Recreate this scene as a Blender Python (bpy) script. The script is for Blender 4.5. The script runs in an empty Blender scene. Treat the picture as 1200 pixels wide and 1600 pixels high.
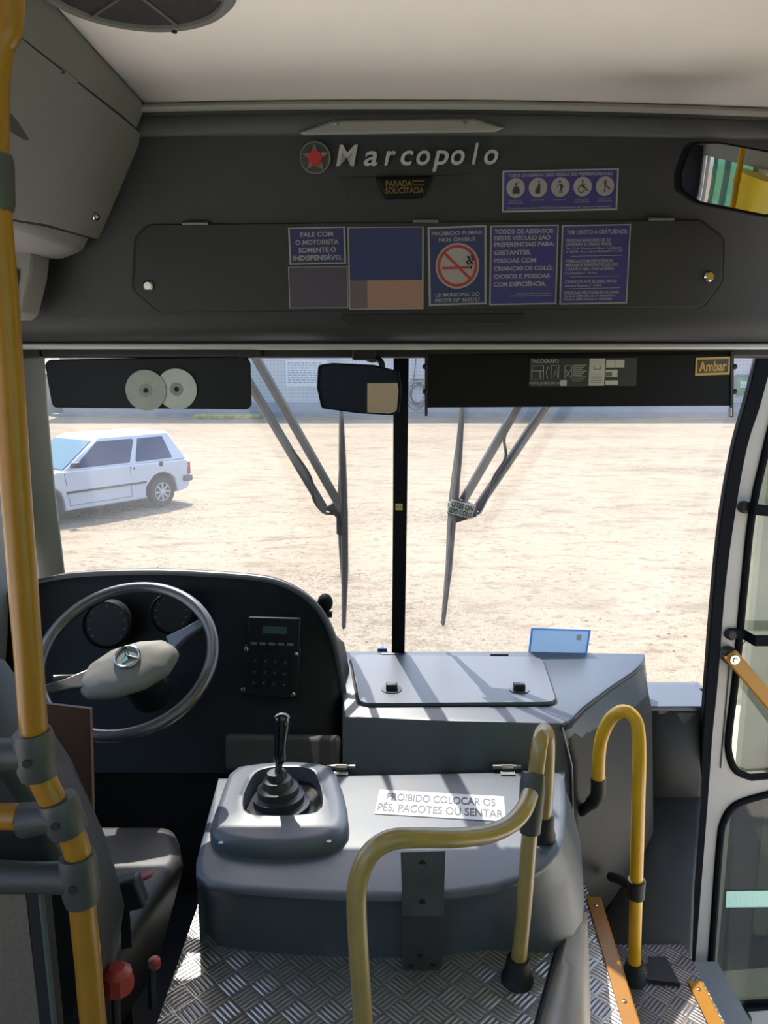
import bpy, bmesh, math, random
from mathutils import Vector as V, Matrix
random.seed(7)
SC = bpy.context.scene
COL = SC.collection
EYE = 2.6                                   # eye height above the yard; the scene is laid out about the eye and lifted at the end

# ------------------------------------------------------------------ camera, sky, sun, exposure
PITCH = math.radians(10.6)
cam_d = bpy.data.cameras.new('camera'); cam_d.sensor_fit = 'HORIZONTAL'; cam_d.sensor_width = 36; cam_d.lens = 36
cam_d.clip_start = 0.02; cam_d.clip_end = 400
cam = bpy.data.objects.new('camera', cam_d); COL.objects.link(cam)
cam.rotation_euler = (math.pi/2 - PITCH, 0, 0)
SC.camera = cam
vs = SC.view_settings
vs.view_transform = 'Standard'; vs.look = 'None'; vs.gamma = 1; vs.use_curve_mapping = False; vs.exposure = 0.8
SUN_AZ, SUN_EL = math.radians(14), math.radians(55)
sd = bpy.data.lights.new('sun', 'SUN'); sd.energy = 6.3; sd.angle = math.radians(0.6); sd.color = (1, 0.95, 0.86)
sun = bpy.data.objects.new('sun', sd); COL.objects.link(sun)
SDIR = V((-math.sin(SUN_AZ)*math.cos(SUN_EL), math.cos(SUN_AZ)*math.cos(SUN_EL), math.sin(SUN_EL)))
sun.rotation_euler = SDIR.to_track_quat('Z', 'Y').to_euler()
w = bpy.data.worlds.new('sky'); SC.world = w; w.use_nodes = True
nt = w.node_tree; bgn = nt.nodes['Background']
sky = nt.nodes.new('ShaderNodeTexSky'); sky.sky_type = 'NISHITA'; sky.sun_disc = False
sky.sun_elevation = SUN_EL; sky.sun_rotation = -SUN_AZ; sky.dust_density = 1.5
nt.links.new(sky.outputs[0], bgn.inputs[0]); bgn.inputs[1].default_value = 0.36
SC.cycles.max_bounces = 10; SC.cycles.diffuse_bounces = 6; SC.cycles.transparent_max_bounces = 16

# ------------------------------------------------------------------ helpers
FWD = V((0, math.cos(PITCH), -math.sin(PITCH))); UPV = V((0, math.sin(PITCH), math.cos(PITCH)))
def ray(px, py): return FWD + V((1,0,0))*((px-600)/1200) - UPV*((py-800)/1200)
def PY(px, py, y): d = ray(px, py); return d*(y/d.y)
def PZ(px, py, z): d = ray(px, py); return d*(z/d.z)
def PX(px, py, x): d = ray(px, py); return d*(x/d.x)
def PN(px, py, p0, n): d = ray(px, py); return d*(p0.dot(n)/d.dot(n))
def YW(z): return 2.43 - 0.2*z             # inner face of the windscreen
WN = V((0, -1, -0.2)).normalized()          # its normal, towards the cabin
def PW(px, py, off=0.0): return PN(px, py, V((0, YW(0), 0)) + WN*off, WN)

def lin0(r, g, b, k=1.0):
    f = lambda c: c/12.92 if c <= 0.04045 else ((c+0.055)/1.055)**2.4
    return (k*f(r/255), k*f(g/255), k*f(b/255), 1)
def lin(r, g, b): return lin0(r, g, b, 0.49)
def mat(name, col, rough=0.5, metal=0.0, spec=0.5, bump=0.0, bscale=400, var=0.0, vscale=6, coat=0.0):
    m = bpy.data.materials.new(name); m.use_nodes = True; n = m.node_tree.nodes; l = m.node_tree.links
    b = n['Principled BSDF']
    b.inputs['Base Color'].default_value = col; b.inputs['Roughness'].default_value = rough
    b.inputs['Metallic'].default_value = metal; b.inputs['Specular IOR Level'].default_value = spec
    b.inputs['Coat Weight'].default_value = coat
    if bump or var:
        tc = n.new('ShaderNodeTexCoord')
    if var:
        t = n.new('ShaderNodeTexNoise'); t.inputs['Scale'].default_value = vscale; t.inputs['Detail'].default_value = 5
        l.new(tc.outputs['Object'], t.inputs['Vector'])
        r = n.new('ShaderNodeMapRange'); r.inputs[1].default_value = 0.3; r.inputs[2].default_value = 0.7
        r.inputs[3].default_value = 1-var; r.inputs[4].default_value = 1+var
        l.new(t.outputs['Fac'], r.inputs[0])
        x = n.new('ShaderNodeMix'); x.data_type = 'RGBA'; x.blend_type = 'MULTIPLY'; x.inputs[0].default_value = 1
        x.inputs[6].default_value = col; l.new(r.outputs[0], x.inputs[7]); l.new(x.outputs[2], b.inputs['Base Color'])
    if bump:
        t = n.new('ShaderNodeTexNoise'); t.inputs['Scale'].default_value = bscale; t.inputs['Detail'].default_value = 2
        l.new(tc.outputs['Object'], t.inputs['Vector'])
        bp = n.new('ShaderNodeBump'); bp.inputs['Strength'].default_value = bump; bp.inputs['Distance'].default_value = 0.002
        l.new(t.outputs['Fac'], bp.inputs['Height']); l.new(bp.outputs[0], b.inputs['Normal'])
    return m
def glass(name, tint=(1,1,1,1), refl=0.04, dust=0.0):
    m = bpy.data.materials.new(name); m.use_nodes = True; n = m.node_tree.nodes; l = m.node_tree.links
    n.clear(); out = n.new('ShaderNodeOutputMaterial')
    tr = n.new('ShaderNodeBsdfTransparent'); tr.inputs[0].default_value = tint
    gl = n.new('ShaderNodeBsdfGlossy'); gl.inputs['Roughness'].default_value = 0.02
    lw = n.new('ShaderNodeLayerWeight'); lw.inputs['Blend'].default_value = 0.25
    mr = n.new('ShaderNodeMapRange'); mr.inputs[3].default_value = refl; mr.inputs[4].default_value = 0.08
    l.new(lw.outputs['Facing'], mr.inputs[0])
    pw = n.new('ShaderNodeMath'); pw.operation = 'POWER'; pw.inputs[1].default_value = 1.0
    l.new(mr.outputs[0], pw.inputs[0])
    mx = n.new('ShaderNodeMixShader'); l.new(pw.outputs[0], mx.inputs[0]); l.new(tr.outputs[0], mx.inputs[1]); l.new(gl.outputs[0], mx.inputs[2])
    last = mx
    if dust:
        tc = n.new('ShaderNodeTexCoord'); no = n.new('ShaderNodeTexNoise'); no.inputs['Scale'].default_value = 2.5; no.inputs['Detail'].default_value = 6
        l.new(tc.outputs['Object'], no.inputs['Vector'])
        r = n.new('ShaderNodeMapRange'); r.inputs[1].default_value = 0.35; r.inputs[2].default_value = 0.75; r.inputs[3].default_value = dust*0.3; r.inputs[4].default_value = dust
        l.new(no.outputs['Fac'], r.inputs[0])
        tl = n.new('ShaderNodeBsdfTranslucent'); tl.inputs[0].default_value = (0.85,0.85,0.85,1)
        m2 = n.new('ShaderNodeMixShader'); l.new(r.outputs[0], m2.inputs[0]); l.new(mx.outputs[0], m2.inputs[1]); l.new(tl.outputs[0], m2.inputs[2]); last = m2
    l.new(last.outputs[0], out.inputs[0])
    return m
def emit(name, col, s):
    m = mat(name, col, 0.3); b = m.node_tree.nodes['Principled BSDF']
    b.inputs['Emission Color'].default_value = col; b.inputs['Emission Strength'].default_value = s
    return m
def mnode(n, l, op, a, b=None):
    x = n.new('ShaderNodeMath'); x.operation = op
    for i, q in enumerate((a, b)):
        if q is None: continue
        if isinstance(q, (int, float)): x.inputs[i].default_value = q
        else: l.new(q, x.inputs[i])
    return x.outputs[0]
def tread(name, col, dirt, rough, s=0.052, metal=0.85):
    m = bpy.data.materials.new(name); m.use_nodes = True; n = m.node_tree.nodes; l = m.node_tree.links; b = n['Principled BSDF']
    tc = n.new('ShaderNodeTexCoord'); sp = n.new('ShaderNodeSeparateXYZ'); l.new(tc.outputs['Object'], sp.inputs[0])
    M = lambda op, a, c=None: mnode(n, l, op, a, c)
    k = 1/(s*math.sqrt(2))
    A = M('MULTIPLY', M('ADD', sp.outputs[0], sp.outputs[1]), k); B = M('MULTIPLY', M('SUBTRACT', sp.outputs[0], sp.outputs[1]), k)
    A = M('ADD', A, 100); B = M('ADD', B, 100)
    par = M('MODULO', M('ADD', M('FLOOR', A), M('FLOOR', B)), 2)
    fa, fb = M('FRACT', A), M('FRACT', B)
    def bars(along, across):
        st = M('ABSOLUTE', M('SINE', M('MULTIPLY', across, math.pi*5)))
        st = M('POWER', st, 1.5)
        e = M('ABSOLUTE', M('SUBTRACT', along, 0.5))
        r = n.new('ShaderNodeMapRange'); r.inputs[1].default_value = 0.47; r.inputs[2].default_value = 0.30; r.inputs[3].default_value = 0; r.inputs[4].default_value = 1
        l.new(e, r.inputs[0]); return M('MULTIPLY', st, M('SQRT', r.outputs[0]))
    h = M('ADD', M('MULTIPLY', bars(fa, fb), par), M('MULTIPLY', bars(fb, fa), M('SUBTRACT', 1, par)))
    bp = n.new('ShaderNodeBump'); bp.inputs['Strength'].default_value = 1; bp.inputs['Distance'].default_value = 0.0016
    l.new(h, bp.inputs['Height']); l.new(bp.outputs[0], b.inputs['Normal'])
    no = n.new('ShaderNodeTexNoise'); no.inputs['Scale'].default_value = 7; no.inputs['Detail'].default_value = 6; l.new(tc.outputs['Object'], no.inputs['Vector'])
    fac = M('MULTIPLY', M('ADD', M('MULTIPLY', h, 0.6), no.outputs['Fac']), 0.8)
    x = n.new('ShaderNodeMix'); x.data_type = 'RGBA'; x.inputs[6].default_value = dirt; x.inputs[7].default_value = col; l.new(fac, x.inputs[0])
    l.new(x.outputs[2], b.inputs['Base Color']); b.inputs['Metallic'].default_value = metal; b.inputs['Roughness'].default_value = rough
    return m

class MB:
    def __init__(s): s.bm = bmesh.new()
    def v(s, p): return s.bm.verts.new(p)
    def face(s, pts):
        return s.bm.faces.new([s.v(p) for p in pts])
    def box(s, lo, hi):
        x0,y0,z0 = lo; x1,y1,z1 = hi
        s.hexa([(x0,y0,z0),(x1,y0,z0),(x1,y1,z0),(x0,y1,z0)], [(x0,y0,z1),(x1,y0,z1),(x1,y1,z1),(x0,y1,z1)]); return s
    def obox(s, c, a, b, d):
        c, a, b, d = V(c), V(a), V(b), V(d)
        s.hexa([c-a-b-d, c+a-b-d, c+a+b-d, c-a+b-d], [c-a-b+d, c+a-b+d, c+a+b+d, c-a+b+d]); return s
    def hexa(s, lo, hi): return s.loft([lo, hi])
    def loft(s, rings, cap=True, closed=False):
        R = [[s.v(p) for p in r] for r in rings]; n = len(R[0])
        for i in range(len(R) if closed else len(R)-1):
            a, b = R[i], R[(i+1) % len(R)]
            for j in range(n): s.bm.faces.new((a[j], a[(j+1)%n], b[(j+1)%n], b[j]))
        if cap and not closed: s.bm.faces.new(R[0][::-1]); s.bm.faces.new(R[-1])
        return s
    def prism(s, pts, vec):
        vec = V(vec); return s.loft([[V(p) for p in pts], [V(p)+vec for p in pts]])
    def grid(s, rows):
        R = [[s.v(p) for p in r] for r in rows]
        for a, b in zip(R, R[1:]):
            for j in range(len(a)-1): s.bm.faces.new((a[j], a[j+1], b[j+1], b[j]))
        return s
    def tube(s, path, r, n=14, cap=True, closed=False):
        P = [V(p) for p in path]; N = len(P); rr = r if isinstance(r, (list, tuple)) else [r]*N
        T = []
        for i in range(N):
            if closed: t = P[(i+1)%N]-P[i-1]
            else: t = P[min(i+1,N-1)]-P[max(i-1,0)]
            T.append(t.normalized())
        u = T[0].orthogonal().normalized(); rings = []
        for i in range(N):
            if i:
                q = T[i-1].rotation_difference(T[i]); u = q @ u
            u = (u - T[i]*u.dot(T[i])).normalized(); q2 = T[i].cross(u)
            rings.append([P[i] + (u*math.cos(2*math.pi*k/n) + q2*math.sin(2*math.pi*k/n))*rr[i] for k in range(n)])
        if closed:
            # match the last ring to the first
            best = min(range(n), key=lambda k: (rings[-1][k]-rings[0][0]).length)
            R = [[s.v(p) for p in g] for g in rings]
            for i in range(N):
                a, b = R[i], R[(i+1)%N]; o = 0 if i < N-1 else 0
                sh = best if i == N-1 else 0
                for j in range(n): s.bm.faces.new((a[(j+sh)%n], a[(j+1+sh)%n], b[(j+1)%n], b[j]))
            return s
        return s.loft(rings, cap)
    def lathe(s, o, axis, prof, n=28):
        o, ax = V(o), V(axis).normalized(); u = ax.orthogonal().normalized(); q = ax.cross(u)
        rings = [[o + ax*h + (u*math.cos(2*math.pi*k/n) + q*math.sin(2*math.pi*k/n))*max(r, 1e-4) for k in range(n)] for r, h in prof]
        return s.loft(rings)
    def ball(s, c, rx, ry=None, rz=None, n=16):
        ry = ry or rx; rz = rz or rx; c = V(c)
        rings = [[c + V((rx*math.sin(a)*math.cos(2*math.pi*k/n), ry*math.sin(a)*math.sin(2*math.pi*k/n), -rz*math.cos(a))) for k in range(n)]
                 for a in [max(0.02, min(math.pi-0.02, math.pi*i/10)) for i in range(11)]]
        return s.loft(rings)
    def holed(s, outer, holes, vec):
        vec = V(vec); ed = []
        for lp in [outer]+holes:
            vs_ = [s.v(p) for p in lp]; ed += [s.bm.edges.new((vs_[i], vs_[(i+1)%len(vs_)])) for i in range(len(vs_))]
        g = bmesh.ops.triangle_fill(s.bm, use_beauty=True, use_dissolve=False, edges=ed, normal=vec.normalized())
        fs = [f for f in g['geom'] if isinstance(f, bmesh.types.BMFace)]
        e = bmesh.ops.extrude_face_region(s.bm, geom=fs, use_keep_orig=True)
        bmesh.ops.translate(s.bm, vec=vec, verts=[q for q in e['geom'] if isinstance(q, bmesh.types.BMVert)])
        return s
    def xform(s, M): s.bm.transform(M); return s
    def build(s, name, m, parent=None, bevel=0, seg=2, smooth=35, sub=0, solid=0, label=None, origin=None):
        bmesh.ops.remove_doubles(s.bm, verts=s.bm.verts, dist=1e-6)
        bmesh.ops.recalc_face_normals(s.bm, faces=s.bm.faces)
        off = V((0,0,0)); p = parent
        while p is not None: off += V(p.location); p = p.parent
        if origin is not None: off = V(origin)
        bmesh.ops.translate(s.bm, vec=-off, verts=s.bm.verts)
        me = bpy.data.meshes.new(name); s.bm.to_mesh(me); s.bm.free()
        me.materials.append(m)
        if smooth:
            for f in me.polygons: f.use_smooth = True
            me.set_sharp_from_angle(angle=math.radians(smooth))
        o = bpy.data.objects.new(name, me); COL.objects.link(o)
        if parent is not None: o.parent = parent
        if origin is not None: o.location = off
        if solid:
            q = o.modifiers.new('thick', 'SOLIDIFY'); q.thickness = solid; q.offset = 0
        if bevel:
            q = o.modifiers.new('round', 'BEVEL'); q.width = bevel; q.segments = seg; q.limit_method = 'ANGLE'; q.angle_limit = math.radians(40)
        if sub:
            q = o.modifiers.new('sub', 'SUBSURF'); q.levels = sub; q.render_levels = sub
        if label: o['label'] = label
        return o
def tag(o, label, cat=None, group=None, kind=None):
    if label: o['label'] = label
    if cat: o['category'] = cat
    if group: o['group'] = group
    if kind: o['kind'] = kind
    return o
def struct(o): o['kind'] = 'structure'; return o
def thing(name, loc, label, cat, group=None):
    o = bpy.data.objects.new(name, None); o.empty_display_size = 0.05; COL.objects.link(o); o.location = loc
    return tag(o, label, cat, group)
def smooth_path(pts, k=6, closed=False):
    P = [V(p) for p in pts]; out = []; n = len(P)
    for i in range(n if closed else n-1):
        p0 = P[i-1] if (closed or i) else P[0]*2-P[1]; p1 = P[i]; p2 = P[(i+1)%n]
        p3 = P[(i+2)%n] if (closed or i < n-2) else P[-1]*2-P[-2]
        for j in range(k):
            t = j/k
            out.append(0.5*((2*p1)+(p2-p0)*t+(2*p0-5*p1+4*p2-p3)*t*t+(3*p1-p0-3*p2+p3)*t**3))
    if not closed: out.append(P[-1])
    return out
def fillet(pts, r, n=6, closed=True):
    P = [V(p) for p in pts]; out = []; N = len(P)
    for i in range(N):
        rr = r[i] if isinstance(r, (list, tuple)) else r
        if (not closed and i in (0, N-1)) or rr <= 0: out.append(P[i]); continue
        a, b = P[i-1]-P[i], P[(i+1)%N]-P[i]; la, lb = a.length, b.length; a.normalize(); b.normalize()
        ang = a.angle(b)
        if ang > math.pi-0.02: out.append(P[i]); continue
        t = min(rr/math.tan(ang/2), la*0.49, lb*0.49); q = t*math.tan(ang/2)
        c = P[i] + (a+b).normalized()*(q/math.sin(ang/2))
        s0, s1 = P[i]+a*t-c, P[i]+b*t-c; tot = s0.angle(s1)
        for k in range(n+1):
            f = k/n
            out.append(c + (s0*math.sin((1-f)*tot) + s1*math.sin(f*tot))/max(math.sin(tot), 1e-6))
    return out
class Sheet:                                   # a flat frame: at(u, v, lift) with u, v from its upper-left corner
    def __init__(s, tl, tr, bl):
        s.o = V(tl); u = V(tr)-s.o; d = V(bl)-s.o; s.W = u.length; s.U = u.normalized()
        s.N = u.cross(-d).normalized(); s.N = s.N if s.N.dot(-s.o) > 0 else -s.N
        s.D = (d - s.U*d.dot(s.U)).normalized(); s.H = d.dot(s.D)
    def at(s, u, v, k=0.0): return s.o + s.U*(u*s.W) + s.D*(v*s.H) + s.N*k
    def quad(s, mb, u0, v0, u1, v1, k0, k1):
        return mb.loft([[s.at(a,b,k) for a,b in ((u0,v0),(u1,v0),(u1,v1),(u0,v1))] for k in (k0,k1)])
    def poly(s, mb, pts, k0, k1): return mb.loft([[s.at(a,b,k) for a,b in pts] for k in (k0,k1)])
    def disc(s, mb, u, v, r, k0, k1, n=28, r2=None, hole=0):
        r2 = r if r2 is None else r2; c0, c1 = s.at(u,v,k0), s.at(u,v,k1)
        ring = lambda c, q: [c + (s.U*math.cos(2*math.pi*i/n) + s.D*math.sin(2*math.pi*i/n))*q for i in range(n)]
        if hole: return mb.loft([ring(c0,r),ring(c1,r),ring(c1,hole),ring(c0,hole)], closed=True)
        return mb.loft([ring(c0,r),ring(c1,r2)])
    def line(s, mb, pts, r, k):  return mb.tube([s.at(u,v,k) for u,v in pts], r, 6)
def text(mb, sh, string, u, v, h, width=None, k=0.002, align='C', depth=0.0006, bold=0.0, shear=0.0, mirror=False):
    """lettering on a sheet: u, v of the line's middle (or left end); h cap height in metres; width in metres"""
    c = bpy.data.curves.new('t', 'FONT'); c.body = string; c.size = 1; c.extrude = 0.02; c.offset = bold; c.shear = shear
    o = bpy.data.objects.new('t', c); COL.objects.link(o)
    dg = bpy.context.evaluated_depsgraph_get(); me = bpy.data.meshes.new_from_object(o.evaluated_get(dg))
    if not len(me.vertices):
        bpy.data.objects.remove(o); return
    xs = [q.co.x for q in me.vertices]; x0, x1 = min(xs), max(xs)
    sy = h/0.70; sx = (width/(x1-x0)) if width else sy*0.95
    W = (x1-x0)*sx; left = sh.at(u, v) - sh.U*(W/2 if align == 'C' else 0)
    n0 = len(mb.bm.verts); vm = []
    for q in me.vertices:
        xx = (q.co.x-x0)*sx
        if mirror: xx = W-xx
        vm.append(mb.bm.verts.new(left + sh.U*xx - sh.D*((q.co.y-0.35)*sy) + sh.N*(k + q.co.z/0.02*depth/2)))
    for f in me.polygons:
        try: mb.bm.faces.new([vm[i] for i in f.vertices])
        except ValueError: pass
    bpy.data.objects.remove(o); bpy.data.curves.remove(c); bpy.data.meshes.remove(me)

# ------------------------------------------------------------------ materials
M = {}
M['header'] = mat('dark_grey_plastic', lin(43,46,47), 0.55, spec=0.35, bump=0.12, bscale=700)
M['header_door'] = mat('dark_grey_door_plastic', lin(46,48,49), 0.55, spec=0.35, bump=0.12, bscale=700)
M['gap'] = mat('black_gap', lin(12,12,12), 0.8)
M['duct'] = mat('mid_grey_plastic', lin(132,129,124), 0.6, bump=0.1, bscale=500, var=0.05)
M['ceiling'] = mat('ceiling_laminate', lin0(247,240,232), 0.55, var=0.02)
M['strip'] = mat('pale_trim', lin(170,166,160), 0.4)
M['dash'] = mat('blue_grey_moulding', lin(66,76,88), 0.42, spec=0.5, bump=0.06, bscale=260, var=0.05)
M['cover'] = mat('grey_engine_cover', lin(92,101,112), 0.48, spec=0.5, bump=0.08, bscale=300, var=0.06)
M['side'] = mat('grey_side_moulding', lin(62,61,57), 0.55, spec=0.16, var=0.14, vscale=3)
M['moulding'] = mat('lit_grey_moulding', lin(172,162,152), 0.34, spec=0.5, var=0.12, vscale=4)  # grey moulding; the light falling on it is put into this beige
M['black'] = mat('black_plastic', lin(26,26,29), 0.5, spec=0.4, bump=0.08, bscale=500)
M['cluster'] = mat('black_instrument_plastic', lin(14,15,18), 0.55, spec=0.2, bump=0.08, bscale=500)
M['rubber'] = mat('black_rubber', lin(30,30,32), 0.6, spec=0.4)
M['rubber_gloss'] = mat('black_gasket', lin(30,32,36), 0.6, spec=0.03)
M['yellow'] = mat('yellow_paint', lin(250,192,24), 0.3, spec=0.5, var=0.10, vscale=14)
M['yellow_post'] = mat('shaded_yellow_paint', lin(182,122,12), 0.34, spec=0.4, var=0.08, vscale=12)  # darker copy of the yellow; the post's shade is in the colour
M['yellow_worn'] = mat('worn_yellow_paint', lin(188,156,88), 0.32, spec=0.6, var=0.16, vscale=10)
M['clamp'] = mat('dark_grey_clamp', lin(66,64,63), 0.5, bump=0.1, bscale=200)
M['chrome'] = mat('chrome', lin(220,220,220), 0.14, 1.0)
M['steel'] = mat('dull_steel', lin(150,150,148), 0.38, 0.9, var=0.1, vscale=20)
M['bracket'] = mat('dark_steel_bracket', lin(88,88,88), 0.45, 0.5, var=0.25, vscale=16)
M['plate'] = tread('checker_plate', lin(245,245,248), lin(190,184,180), 0.33, metal=0.7)
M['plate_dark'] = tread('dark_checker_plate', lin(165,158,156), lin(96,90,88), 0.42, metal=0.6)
M['frame'] = mat('offwhite_paint', lin(205,197,184), 0.4, var=0.07, vscale=5)
M['pillar'] = mat('pale_grey_pillar', lin(186,183,176), 0.6)
M['white'] = mat('white_plastic', lin(205,203,198), 0.4)
M['lamp'] = mat('lamp_diffuser', lin(160,158,154), 0.35)
M['paper'] = mat('white_sticker', lin(232,234,236), 0.5)
M['ink'] = mat('grey_ink', lin(96,98,104), 0.6)
M['sign_white'] = mat('sign_white', lin(172,167,168), 0.45)
M['navy'] = mat('navy_print', lin(28,42,104), 0.4)
M['indigo'] = mat('indigo_print', lin(50,42,132), 0.4)
M['sign_red'] = mat('sign_red', lin(176,44,44), 0.45)
M['brown_print'] = mat('brown_print', lin(168,128,112), 0.5)
M['mauve_print'] = mat('mauve_print', lin(70,62,84), 0.5)
M['amber'] = mat('amber_letters', lin(120,98,28), 0.5)
M['gold'] = mat('gold_print', lin(214,176,62), 0.4)
M['wheel'] = mat('steering_wheel_plastic', lin(50,50,56), 0.30, spec=0.9, bump=0.1, bscale=500)
M['hub'] = mat('dusty_hub_plastic', lin(132,129,121), 0.65, bump=0.15, bscale=300, var=0.1, vscale=40)
M['seat'] = mat('seat_leatherette', lin(62,60,58), 0.5, bump=0.15, bscale=350)
M['seat_back'] = mat('seat_back_shell', lin(36,37,40), 0.5, bump=0.15, bscale=350)
M['red'] = mat('red_plastic', lin(186,54,34), 0.45)
M['brown'] = mat('brown_board', lin(96,60,44), 0.6, var=0.15)
M['speckle'] = mat('speckled_laminate', lin(122,106,94), 0.6, bump=0.2, bscale=300, var=0.18, vscale=160)
M['alu'] = mat('aluminium_edge', lin(130,142,138), 0.4, 0.7)
M['cd'] = mat('disc_silver', lin(176,178,164), 0.5, 0.0, var=0.06, vscale=30)
M['cd2'] = mat('disc_silver_bright', lin(205,208,200), 0.4, 0.0, var=0.05, vscale=30)
M['visor'] = mat('visor_black', lin(28,30,33), 0.6, spec=0.2)
M['blind'] = mat('blind_black', lin(13,14,17), 0.6, spec=0.15)
M['blue_sign'] = mat('blue_card', lin(112,158,214), 0.5)
M['blue_edge'] = mat('blue_card_border', lin(52,112,190), 0.5)
def thin_card(name, col):
    m = mat(name, col, 0.5); n = m.node_tree.nodes; l = m.node_tree.links
    t = n.new('ShaderNodeBsdfTranslucent'); t.inputs[0].default_value = col; x = n.new('ShaderNodeMixShader'); x.inputs[0].default_value = 0.55
    l.new(n['Principled BSDF'].outputs[0], x.inputs[1]); l.new(t.outputs[0], x.inputs[2]); l.new(x.outputs[0], n['Material Output'].inputs[0]); return m
M['blue_sign'] = thin_card('pale_blue_card', lin0(186,208,230,0.72)); M['blue_edge'] = thin_card('blue_card_border', lin0(116,166,226,0.7))
M['mirror'] = mat('mirror_glass', (0.50,0.51,0.52,1), 0.015, 1.0)
M['wiper'] = mat('wiper_grey_black', lin(44,44,50), 0.5, spec=0.4)
M['display'] = mat('lcd_green', lin(46,84,74), 0.3)
M['tan'] = mat('tan_board', lin0(228,176,142), 0.6)
M['yellow_panel'] = mat('bright_yellow_panel', lin0(245,215,10), 0.35)
M['windscreen'] = glass('windscreen_glass', refl=0.006, dust=0.03)
M['door_glass'] = glass('door_glass', tint=(0.52,0.57,0.49,1), refl=0.05, dust=0.06)
M['door_glass_low'] = glass('shade_tinted_lower_glass', tint=(0.15,0.17,0.15,1), refl=0.05, dust=0.05)  # dark tint stands in for the shaded view behind; light dust besides
M['teal_glass'] = glass('teal_glass', tint=(0.55,0.88,0.74,1), refl=0.06)
M['wall_in'] = mat('cabin_wall', lin(170,166,160), 0.6)
M['sill'] = mat('worn_grey_sill', lin(150,145,136), 0.5, var=0.15)
M['dark_floor'] = mat('dark_floor', lin(34,35,40), 0.7, var=0.2, vscale=8)

# ------------------------------------------------------------------ yard outside
def sand():
    m = bpy.data.materials.new('sandy_yard'); m.use_nodes = True; n = m.node_tree.nodes; l = m.node_tree.links; b = n['Principled BSDF']
    tc = n.new('ShaderNodeTexCoord'); b.inputs['Roughness'].default_value = 0.95; b.inputs['Specular IOR Level'].default_value = 0.1
    def noise(sc, det, st=(1,1,1)):
        mp = n.new('ShaderNodeMapping'); mp.inputs['Scale'].default_value = st; l.new(tc.outputs['Object'], mp.inputs[0])
        t = n.new('ShaderNodeTexNoise'); t.inputs['Scale'].default_value = sc; t.inputs['Detail'].default_value = det; l.new(mp.outputs[0], t.inputs['Vector']); return t.outputs['Fac']
    def ramp(f, a, c, x, y):
        r = n.new('ShaderNodeMapRange'); r.inputs[1].default_value = a; r.inputs[2].default_value = c; r.inputs[3].default_value = x; r.inputs[4].default_value = y; l.new(f, r.inputs[0]); return r.outputs[0]
    def mix(f, ca, cb):
        x = n.new('ShaderNodeMix'); x.data_type = 'RGBA'
        l.new(f, x.inputs[0])
        for i, q in ((6,ca),(7,cb)):
            if isinstance(q, tuple): x.inputs[i].default_value = q
            else: l.new(q, x.inputs[i])
        return x.outputs[2]
    big = ramp(noise(0.35, 4, (0.5,1.3,1)), 0.35, 0.65, 0, 1)
    c = mix(big, lin(190,172,146), lin(176,161,139))
    grav = M_(n, l, ramp(noise(0.22, 3, (0.6,1.2,1)), 0.50, 0.66, 0, 1), ramp(noise(26, 3), 0.48, 0.60, 0, 1))
    c = mix(grav, c, lin(112,106,97))
    fine = ramp(noise(55, 4), 0.54, 0.66, 0, 0.75)
    c = mix(fine, c, lin(104,93,80))
    st = ramp(noise(2.4, 8, (0.6,1.3,1)), 0.50, 0.68, 0, 0.55)
    c = mix(st, c, lin(128,114,96))
    sp_ = ramp(noise(11, 5, (0.8,1.1,1)), 0.53, 0.67, 0, 0.5)
    c = mix(sp_, c, lin(112,102,88))
    vo = n.new('ShaderNodeTexVoronoi'); vo.inputs['Scale'].default_value = 7; l.new(tc.outputs['Object'], vo.inputs['Vector'])
    sel = n.new('ShaderNodeSeparateColor'); l.new(vo.outputs['Color'], sel.inputs[0])
    peb = M_(n, l, ramp(vo.outputs['Distance'], 0.16, 0.08, 0, 1), ramp(sel.outputs[0], 0.72, 0.76, 0, 0.9))
    c = mix(peb, c, lin(66,57,48))
    l.new(c, b.inputs['Base Color'])
    bp = n.new('ShaderNodeBump'); bp.inputs['Strength'].default_value = 0.5; bp.inputs['Distance'].default_value = 0.03
    l.new(noise(18, 5), bp.inputs['Height']); l.new(bp.outputs[0], b.inputs['Normal'])
    return m
def M_(n, l, a, b): return mnode(n, l, 'MULTIPLY', a, b)
GZ = -EYE
struct(MB().box((-90,-40,GZ-0.3), (90,60,GZ)).build('ground', sand(), smooth=0))
struct(MB().prism([V((-14,-9,GZ)),V((14,-9,GZ)),V((14,5.6,GZ)),V((-14,5.6,GZ))], (0,0,0.02)).build('ground_bounce_apron', mat('pale_bounce_apron', lin0(234,224,210), 0.9, var=0.08, vscale=0.7), smooth=0))  # unseen pale apron, added to bounce daylight up to the ceiling
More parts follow.
